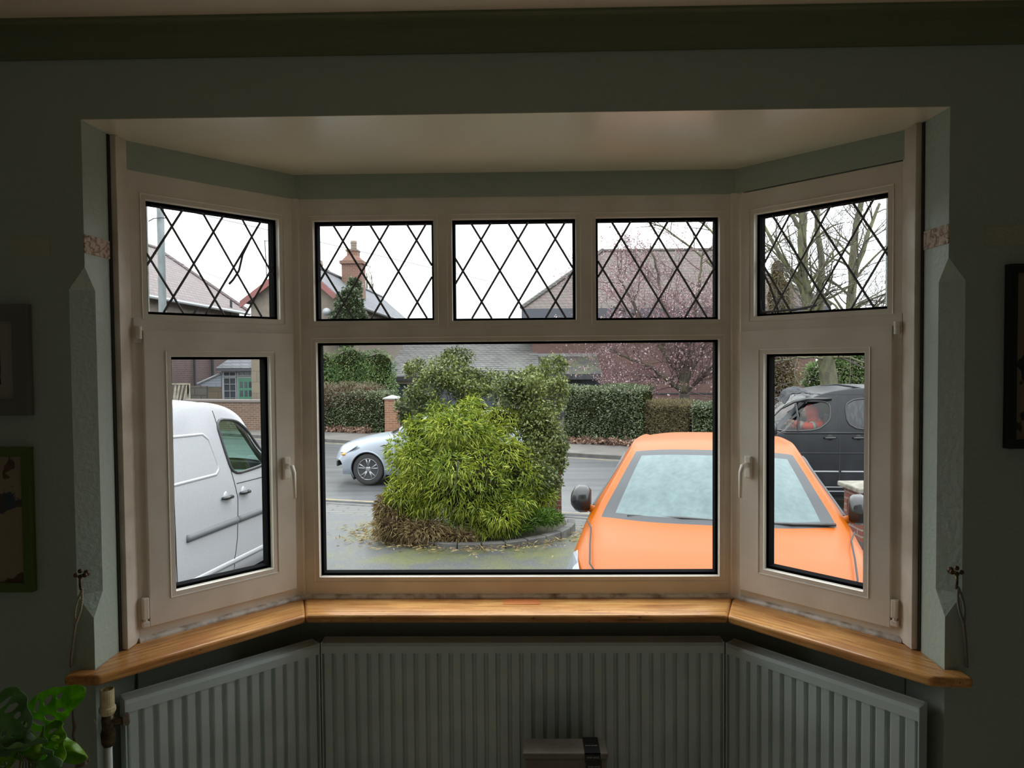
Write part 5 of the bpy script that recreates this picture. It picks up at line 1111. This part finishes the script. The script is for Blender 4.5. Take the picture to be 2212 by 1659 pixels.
# black van with its driver in orange
m_vanb = mat('black_van_paint', (.008, .0085, .01), .34, spec=.25, build=noisy((.007, .0075, .009), (.014, .015, .018), 3, 6, (1, 1, .35)))
m_clr = glassmat('clear_side_glass', (.72, .74, .70), .05); 
def rainglass(t, b):
    n = n_noise(t, n_coord(t, scale=(4, 4, .7)), 6, 5); t.links.new(n_ramp(t, n, [(.45, lin(26, 28, 32)), (.62, lin(58, 60, 66))]), b.inputs['Base Color'])
m_rain = mat('rain_streaked_glass', (.05, .05, .06), .2, build=rainglass)
bA = [(1.10, 1.27), (1.12, 1.38), (1.30, 1.58), (1.46, 1.69), (1.62, 1.735), (2.02, 1.735), (2.01, 1.50), (1.96, 1.41), (1.78, 1.28)]
bB = [(2.26, 1.30), (2.24, 1.78), (3.05, 1.78), (3.05, 1.30)]; bC = [(3.2, 1.3), (3.2, 1.78), (4.4, 1.76), (4.4, 1.3)]
ba = math.radians(4); sx = X_at(1803, 11.35)-2.13
bvan, ys4 = vehicle('black_van', 'black van standing on the road behind the orange car, driver in orange at the wheel', 'van', van_net(4.97, .98, 1.97, .92, 1.22, 1.72, 1.84, 1.28, 1.08), (sx+.12, 11.35+.98+.14-1.856, -.90), -PI/2-ba, 0, m_vanb,
    [(bA, m_clr, ''), (bB, m_rain, ''), (bC, m_rain, '')], [(.98, .34, .34), (3.9, .34, .34)], screen=(4.05, 6.0, .1, .1, m_clr), su=40, sv=15,
    seams=[[(2.13, 1.84), (2.13, 1.2), (2.12, .35)], [(3.1, 1.84), (3.1, .35)], [(1.15, 1.84), (1.6, 1.85), (4.5, 1.85)], [(1.0, 1.2), (1.05, .8), (1.2, .4)]],
    creases=[([(1.05, 1.235), (2.1, 1.24), (4.6, 1.24)], .022), ([(1.1, .92), (4.6, .92)], .012)],
    trims=[([(1.25, .63), (2.11, .63)], .016, mat('pale_worn_strip', lin(160, 162, 166), .4)), ([(2.15, .63), (4.5, .63)], .016, mat('pale_worn_strip', lin(160, 162, 166), .4)), ([(1.25, .38), (3.5, .38)], .010, mat('pale_worn_strip', lin(160, 162, 166), .4)), ([(1.25, .31), (3.5, .31)], .012, mat('pale_worn_strip', lin(160, 162, 166), .4))],
    handles=[(1.98, 1.165, .19, m_blackgloss), (2.42, 1.165, .19, m_blackgloss)])
for s in (1, -1): mirror_(bvan, s*1.02, 1.08, 1.30, s, m_blackgloss, m_blackgloss)
MB().tube([(.955, 1.50, 1.27), (.93, 1.50, 1.50), (.86, 1.48, 1.70)], .018, 6).build('window_divider', m_seal, bvan)
mb = MB(); mb.tube([(.86, 1.28, 1.63), (.84, 1.45, 1.73), (.83, 1.65, 1.775), (.83, 2.05, 1.78)], [.012, .028, .03, .02], 6); mb.build('wind_deflector', m_blackgloss, bvan, smooth=True)
# crumpled sheet lifting off the front of the roof, loose roof strip
mb = MB(); NX, NY = 14, 12
for i in range(NX+1):
    for j in range(NY+1):
        u, v = i/NX, j/NY; x = .38+.42*v; L0 = 1.32+.42*u; z = 1.80+.12*math.sin(u*2.4)*(1-.3*v)+.035*mnoise.noise(Vector((u*5, v*4, 1)))-(.10 if u < .2 else 0)*(1-u*5 if u < .2 else 0)+.05*(1-v)
        mb.v.append((x, L0, z))
for i in range(NX):
    for j in range(NY): a = i*(NY+1)+j; mb.f.append((a, a+1, a+NY+2, a+NY+1))
o = mb.build('crumpled_sheet', mat('grey_crumpled_sheet', lin(60, 62, 66), .7, spec=.15, build=noisy(lin(46, 48, 52), lin(84, 86, 90), 9, 5)), bvan); q = o.modifiers.new('s', 'SOLIDIFY'); q.thickness = .012
MB().tube([(.60, 1.95, 1.985), (.64, 2.2, 2.0), (.68, 2.42, 1.965), (.72, 2.62, 1.93)], [.006, .016, .016, .006], 6).build('loose_roof_strip', mat('grey_crumpled_sheet', lin(60, 62, 66), .7), bvan, smooth=True)
MB().box(-.84, .84, .98, 1.40, .9, 1.26).build('dashboard', m_cab, bvan, bevel=.05)
for s in (1, -1):
    MB().box(min(s*.2, s*.74), max(s*.2, s*.74), 1.65, 2.15, .5, .85).build('seat', m_cab, bvan, bevel=.05); MB().box(min(s*.22, s*.72), max(s*.22, s*.72), 2.12, 2.26, .8, 1.52).build('seat_back', m_cab, bvan, bevel=.05)
MB().extr([(-.9, 2.4, .3), (.9, 2.4, .3), (.9, 2.4, 1.25), (.68, 2.4, 1.80), (-.68, 2.4, 1.80), (-.9, 2.4, 1.25)], (0, .04, 0)).build('bulkhead', mat('olive_grey_bulkhead', lin(96, 98, 84), .8), bvan)
MB().tube([(.46+.19*math.cos(a), 1.385+.06*math.sin(a), 1.24+.16*math.sin(a)) for a in [2*PI*i/20 for i in range(21)]], .016, 6).build('steering_wheel', m_cab, bvan)

# ---- the driver : one continuous skinned body, jacket and hood as clothing
def skin_body(name, joints, edges, m_, parent, root=0, levels=2):
    me = bpy.data.meshes.new(name); me.from_pydata([j[0] for j in joints], edges, []); o = bpy.data.objects.new(name, me); COL.objects.link(o); o.parent = parent
    sk = o.modifiers.new('skin', 'SKIN'); sk.use_smooth_shade = True
    for i, j in enumerate(joints):
        r_ = j[1] if isinstance(j[1], tuple) else (j[1], j[1]); me.skin_vertices[0].data[i].radius = r_
    me.skin_vertices[0].data[root].use_root = True
    s = o.modifiers.new('sub', 'SUBSURF'); s.levels = levels; s.render_levels = levels; me.materials.append(m_); return o
m_skin = mat('skin', lin(206, 162, 140), .55); m_hivis = mat('orange_work_jacket', lin(232, 70, 40), .7); m_refl = mat('grey_reflective_band', lin(170, 168, 160), .4)
pe = empty('person', (0, 0, 0), 0, 'person in an orange hooded work jacket with grey bands, leaning to the steering wheel', 'person')
M_ = Matrix.Translation(bvan.location) @ Matrix.Rotation(bvan.rotation_euler.z, 4, 'Z'); pe.location = M_ @ Vector((.46, 2.09, .87)); pe.rotation_euler = (0, 0, bvan.rotation_euler.z)
# local: x = towards camera side of the van, y = back of van, z up ; faces -y
J = [((0, 0, 0), (.15, .12)), ((0, -.06, .2), (.145, .11)), ((0, -.13, .38), (.165, .11)), ((0, -.18, .50), (.10, .09)), ((0, -.23, .575), (.052, .05)), ((0, -.27, .66), (.078, .09)), ((0, -.27, .74), (.07, .08)),
     ((.17, -.16, .46), .065), ((.22, -.38, .44), .05), ((.15, -.60, .53), .036), ((.12, -.68, .54), (.04, .022)),
     ((-.17, -.16, .46), .065), ((-.22, -.36, .38), .05), ((-.14, -.58, .46), .036), ((-.11, -.66, .47), (.04, .022)),
     ((.10, -.02, -.02), .095), ((.12, -.42, .02), .075), ((.12, -.48, -.36), .05), ((.12, -.60, -.40), .04),
     ((-.10, -.02, -.02), .095), ((-.12, -.42, .02), .075), ((-.12, -.48, -.36), .05), ((-.12, -.60, -.40), .04)]
E_ = [(0, 1), (1, 2), (2, 3), (3, 4), (4, 5), (5, 6), (2, 7), (7, 8), (8, 9), (9, 10), (2, 11), (11, 12), (12, 13), (13, 14), (0, 15), (15, 16), (16, 17), (17, 18), (0, 19), (19, 20), (20, 21), (21, 22)]
skin_body('body', J, E_, m_skin, pe)
JJ = [((0, .0, .0), (.17, .14)), ((0, -.06, .2), (.165, .13)), ((0, -.13, .38), (.185, .13)), ((0, -.17, .49), (.13, .115)), ((.18, -.16, .46), .085), ((.23, -.38, .44), .072), ((.155, -.58, .52), .054), ((-.18, -.16, .46), .085), ((-.23, -.36, .38), .072), ((-.145, -.55, .45), .052)]
jk = skin_body('jacket', JJ, [(0, 1), (1, 2), (2, 3), (2, 4), (4, 5), (5, 6), (2, 7), (7, 8), (8, 9)], m_hivis, pe)
hd = MB().ell((0, -.235, .665), (.115, .125, .145), 20, 14); hd.tube([(0, -.12, .44), (0, -.19, .52), (0, -.235, .62)], [.12, .10, .10], 16); ho = hd.build('hood', m_hivis, pe, smooth=True)
fc = MB(); fc.ell((0, -.315, .655), (.066, .062, .088), 16, 12); fc.tube([(0, -.368, .675), (0, -.392, .648), (0, -.372, .640)], [.008, .014, .01], 6); fo = fc.build('face', m_skin, pe, smooth=True)
for s in (1, -1): MB().ell((s*.028, -.368, .678), (.011, .007, .007), 8, 6).build('eye', m_blk, fo, smooth=True)
MB().tube([(-.025, -.368, .612), (0, -.376, .608), (.025, -.368, .612)], .006, 6).build('mouth', mat('lips', lin(150, 90, 80), .5), fo); MB().ell((0, -.335, .59), (.045, .04, .03), 10, 8).build('beard', mat('dark_hair', (.03, .02, .015), .8), fo, smooth=True)
def ringband(c_, ax, r, w__, par):
    c_, ax = Vector(c_), Vector(ax).normalized(); MB().tube([c_-ax*w__/2, c_+ax*w__/2], r, 18).build('reflective_band', m_refl, par, smooth=True)
ringband((.20, -.46, .472), (-.07, -.2, .08), .067, .05, jk); ringband((.21, -.28, .45), (.05, -.22, -.02), .082, .05, jk); ringband((-.20, -.43, .408), (.08, -.2, .07), .067, .05, jk)
MB().loft([[((.172+a_)*math.cos(t), -.065+(.137+a_)*math.sin(t)-.02*z, .2+z) for t in [2*PI*i/24 for i in range(24)]] for z, a_ in ((-.03, .008), (.03, .012))]).build('reflective_band', m_refl, jk, smooth=True)
for s, hz, hy in ((1, .54, -.08), (-1, .47, -.07)):
    for k in range(4): x = s*(.12-.022+.016*k); MB().tube([(x+s*.0, hy-.615, hz+.012), (x, hy-.665+.004*abs(k-1), hz+.012), (x, hy-.690+.006*abs(k-1), hz-.012), (x, hy-.672, hz-.036)], [.0095, .009, .008, .007], 6).build('finger', m_skin, pe, smooth=True)
    MB().tube([(s*.085, hy-.60, hz+.0), (s*.065, hy-.635, hz-.015), (s*.075, hy-.665, hz-.03)], [.011, .010, .008], 6).build('thumb', m_skin, pe, smooth=True)

# ---- bare trees
def tree_mesh(stems, seed, twig_levels=3, kids=(5, 5, 4), spread=.7, upb=.25, minr=.006, segs=5):
    rg = np.random.default_rng(seed); big = MB(); small = MB(); tips = []
    def grow(p, d, L_, r, lev):
        pts = [p]; rs = [r]; q = p.copy(); dd = d.normalized()
        for i in range(segs):
            dd = (dd+Vector(rg.normal(0, .17, 3))+Vector((0, 0, upb*.12))).normalized(); q = q+dd*(L_/segs); pts.append(q.copy()); rs.append(max(minr*.7, r*(1-.75*(i+1)/segs)))
        (big if r > .03 else small).tube(pts, rs, 6 if r > .03 else 3, cap=False)
        if lev < twig_levels:
            for k in range(kids[min(lev, len(kids)-1)]):
                t = rg.uniform(.2, 1.0); i = min(int(t*segs), segs-1); b = pts[i].lerp(pts[i+1], t*segs-i); ax = (pts[i+1]-pts[i]).normalized(); o = Vector(rg.normal(size=3)); o = (o-ax*o.dot(ax)).normalized()
                grow(b, ax*(1-spread*.5)+o*spread+Vector((0, 0, upb*.5)), L_*rg.uniform(.42, .68), max(minr, rs[i]*.52), lev+1)
        else: tips.extend(pts[1:])
    for pts, r0, r1, kk in stems:
        P_ = [Vector(p) for p in pts]; n = len(P_); dense = []; rs = []
        for i in range(n-1):
            for k in range(4): t = k/4; dense.append(P_[i].lerp(P_[i+1], t)+Vector(rg.normal(0, .02, 3))); rs.append(r0+(r1-r0)*(i+t)/(n-1))
        dense.append(P_[-1]); rs.append(r1); big.tube(dense, rs, 9)
        for k in range(kk):
            t = rg.uniform(.15, 1.0); i = min(int(t*(len(dense)-1)), len(dense)-2); ax = (dense[i+1]-dense[i]).normalized(); o = Vector(rg.normal(size=3)); o = (o-ax*o.dot(ax)).normalized()
            grow(dense[i], ax*.55+o*spread*1.2+Vector((0, 0, upb)), rg.uniform(1.3, 2.4)*(1.25-.5*t), max(.02, rs[i]*.33), 1)
    return big, small, tips
m_tr = mat('mossy_grey_bark', lin(128, 124, 100), .85, build=noisy(lin(100, 96, 82), lin(142, 144, 98), 9, 7, (1, 1, .35), bump=.6)); m_tw = mat('grey_twig', lin(116, 106, 100), .8)
tD = 21.0; tp = lambda x, y, dd=0: P(x, y, tD+dd)
te = empty('bare_tree', (tp(1790, 800).x, tD-1.856, -.95), 0, 'large bare mossy tree with three leaders behind the black van', 'tree'); inv = -Vector(te.location)
gb = Vector((tp(1790, 800).x, tD-1.856, -.95)); fk = tp(1787, 772)
bg_, sm_, tips = tree_mesh([([gb, tp(1790, 830), fk, fk+Vector((0, 0, .25))], .27, .21, 0), ([fk, tp(1748, 690), tp(1735, 600), tp(1733, 500), tp(1728, 400), tp(1722, 300)], .20, .07, 22), ([fk, tp(1772, 690), tp(1771, 560), tp(1762, 440), tp(1765, 300)], .13, .05, 16),
    ([fk, tp(1836, 700, .5), tp(1842, 580, .5), tp(1850, 480, .5), tp(1880, 370, .5)], .17, .06, 20), ([tp(1840, 610, .5), tp(1870, 520, .5), tp(1900, 440, .5)], .09, .04, 9), ([fk, tp(1700, 740, -.5), tp(1620, 730, -.5), tp(1560, 700, -.5)], .08, .03, 9), ([fk, tp(1850, 760, -.5), tp(1920, 720, -.5)], .09, .04, 8), ([fk, tp(1722, 772, -.6), tp(1655, 784, -.9)], .05, .012, 12), ([fk, tp(1835, 772, -.6), tp(1885, 792, -.8)], .05, .012, 9), ([tp(1742, 640), tp(1690, 560, -.3), tp(1640, 470, -.3)], .09, .035, 10), ([tp(1733, 500), tp(1690, 440), tp(1650, 380)], .07, .03, 8)], 11, 3, (5, 4, 4), spread=.75)
pin(bg_.build('trunk', m_tr, te, smooth=True, fix=False)); pin(sm_.build('twigs', m_tw, te, smooth=True, fix=False))
tD = 26
te = empty('bare_tree', (P(1590, 800, tD).x, tD-1.856, -1), 0, 'second bare tree, thinner, its long branches crossing above the blossom tree', 'tree'); inv = -Vector(te.location)
bg_, sm_, tips = tree_mesh([([Vector(te.location), tp(1590, 700), tp(1585, 560), tp(1570, 440), tp(1560, 330)], .13, .05, 12), ([tp(1588, 620), tp(1500, 540), tp(1430, 490), tp(1390, 470)], .05, .02, 9), ([tp(1585, 560), tp(1520, 480), tp(1450, 440)], .05, .02, 8), ([tp(1588, 600), tp(1660, 540), tp(1720, 500)], .06, .02, 9)], 5, 3, (4, 4, 3), spread=.7)
pin(bg_.build('trunk', m_tr, te, smooth=True, fix=False)); pin(sm_.build('twigs', m_tw, te, smooth=True, fix=False))
tD = 22.5
te = empty('blossom_tree', (P(1475, 860, tD).x, tD-1.856, -.9), 0, 'spreading blossom tree with pink buds in front of the brick house', 'tree'); inv = -Vector(te.location); b0 = Vector(te.location); f0 = tp(1478, 850)
bg_, sm_, tips = tree_mesh([([b0, f0], .20, .17, 0), ([f0, tp(1490, 800), tp(1515, 760), tp(1540, 700)], .10, .03, 16), ([f0, tp(1445, 820), tp(1400, 790), tp(1350, 768), tp(1310, 750)], .09, .025, 20), ([f0, tp(1470, 780), tp(1440, 680), tp(1420, 590), tp(1405, 530)], .09, .025, 12),
    ([f0, tp(1485, 770), tp(1500, 680), tp(1512, 600), tp(1520, 540)], .09, .025, 12), ([tp(1460, 800), tp(1400, 720), tp(1360, 640), tp(1330, 590)], .06, .02, 10), ([f0, tp(1450, 760), tp(1390, 690), tp(1320, 660)], .06, .02, 9), ([f0, tp(1530, 800), tp(1570, 760), tp(1610, 700)], .07, .02, 14), ([f0, tp(1455, 835), tp(1430, 815), tp(1370, 812)], .05, .015, 12), ([f0, tp(1500, 830), tp(1545, 800)], .05, .015, 12)], 21, 3, (5, 5, 4), spread=.7, minr=.006)
pin(bg_.build('trunk', mat('dark_blossom_bark', lin(92, 80, 74), .85, build=noisy(lin(76, 68, 62), lin(118, 112, 84), 3, 5)), te, smooth=True, fix=False)); pin(sm_.build('twigs', mat('reddish_twig', lin(128, 98, 98), .8), te, smooth=True, fix=False))
tips = np.array([list(t) for t in tips]); k = RNG.choice(len(tips), 13000); bp_ = tips[k]+RNG.normal(0, .04, (13000, 3))
pin(leaf_mesh('blossom', mat('pink_blossom', lin(226, 186, 192), .7, build=leafy(g1((.2, (168, 118, 124)), (.5, (214, 164, 172)), (.8, (244, 222, 224))), .3)), te, bp_, RNG.normal(size=(13000, 3)), .055, .048, .3))
for nm, cx_, cy_, dd, rx_, ry_, lab, mt_, nn in (('evergreen_bush', 1845, 805, 23.5, 62, 55, 'mid green evergreen bush right of the big bare tree trunk', m_hl, 9000), ('evergreen_bush', 1762, 815, 24.5, 24, 30, 'small pale green bush between the brick house and the tree trunk', m_hl, 2600), ('conifer', 1680, 625, 29, 34, 62, 'dull olive conifer against the right end of the tiled roof', m_ho, 14000)):
    bb = [B_(cx_, cy_, dd, rx_, ry_), B_(cx_, cy_+ry_*.8, dd, rx_*.9, ry_)]; 
    if nm == 'conifer': bb = [B_(1680, 590, dd, 16, 34), B_(1682, 640, dd, 26, 50), B_(1684, 720, dd, 34, 70), B_(1684, 810, dd, 36, 60)]
    e_ = empty(nm, (bb[0][0].x, dd-1.856, -1.1), 0, lab, 'tree' if nm == 'conifer' else 'bush'); inv = -Vector(e_.location); pin(core(bb, m_core if nm != 'conifer' else m_corebr, e_, .8)); p_, d_ = blob_pts(bb, nn, .8, 1.15, up=.1); pin(leaf_mesh('foliage', mt_, e_, p_, d_, .12, .045 if nm != 'conifer' else .02, .3))
    pin(MB().tube([bb[-1][0], Vector((bb[-1][0].x, dd-1.856, -1.1))], .1, 6).build('trunk', m_bark, e_))
te = empty('upright_saplings', (P(795, 600, 45).x, 45-1.856, -1.3), 0, 'bare upright tree tops showing behind the tall chimney', 'tree'); inv = -Vector(te.location); tD = 45
bg_, sm_, tips = tree_mesh([([Vector(te.location), tp(793, 660), tp(792, 590)], .12, .04, 7), ([Vector(te.location)+Vector((.3, 0, 0)), tp(803, 660), tp(806, 612)], .1, .04, 6)], 9, 2, (4, 3), spread=.25, upb=.8, minr=.012)
pin(bg_.build('trunk', m_tr, te, smooth=True, fix=False)); pin(sm_.build('twigs', m_tw, te, smooth=True, fix=False))

for nm_, gp in (('tieback_hook', 'curtain tie-back hooks beside the bay'), ('cord', 'tie-back cords'), ('framed_print', 'framed prints on the front wall'), ('brick_pier', 'brick piers outside'), ('clipped_hedge', 'clipped roadside hedges'), ('leaf_litter', 'leaf litter under the hedges'), ('bare_tree', 'bare trees across the road')):
    for o_ in bpy.data.objects:
        if o_.parent is None and o_.name.split('.')[0] == nm_: o_['group'] = gp
# ---- telegraph pole, wires
q = P(352, 700, 17); pole = empty('telegraph_pole', (q.x, q.y, -.9), 0, 'weathered grey telegraph pole with a steel band seen through the left leaded light', 'pole')
MB().lathe([(.10, 0), (.085, 5), (.078, 8.2), (.07, 8.25)], n=16).build('pole_shaft', mat('weathered_pole', lin(150, 160, 160), .8, build=noisy(lin(130, 140, 140), lin(172, 180, 182), 5, 5, (1, 1, .3))), pole, smooth=True)
zz = P(345, 474, 17).z+.9; MB().tube([(-.24, -.1, zz-.06), (-.1, -.12, zz), (.05, -.12, zz+.015), (.2, -.1, zz+.01)], .012, 6).build('step_iron', m_blk, pole)
m_wire = mat('overhead_wire', (.09, .09, .1), .6)
def wire(a, b, sag, label):
    a, b = Vector(a), Vector(b); pts = [a.lerp(b, i/40)-Vector((0, 0, sag*4*(i/40)*(1-i/40))) for i in range(41)]; tag(MB().tube(pts, .009, 4).build('overhead_wire', m_wire, None), label, 'wire', 'overhead wires')
ptop = Vector((q.x, q.y, -.9+8.1)); wire(P(385, 452, 17.5), P(1180, 636, 31), .0, 'upper overhead wire crossing from the left leaded light to the hipped roof')
wire(P(330, 545, 22), P(560, 634, 30), .0, 'lower overhead wire crossing the far left tiled roof')
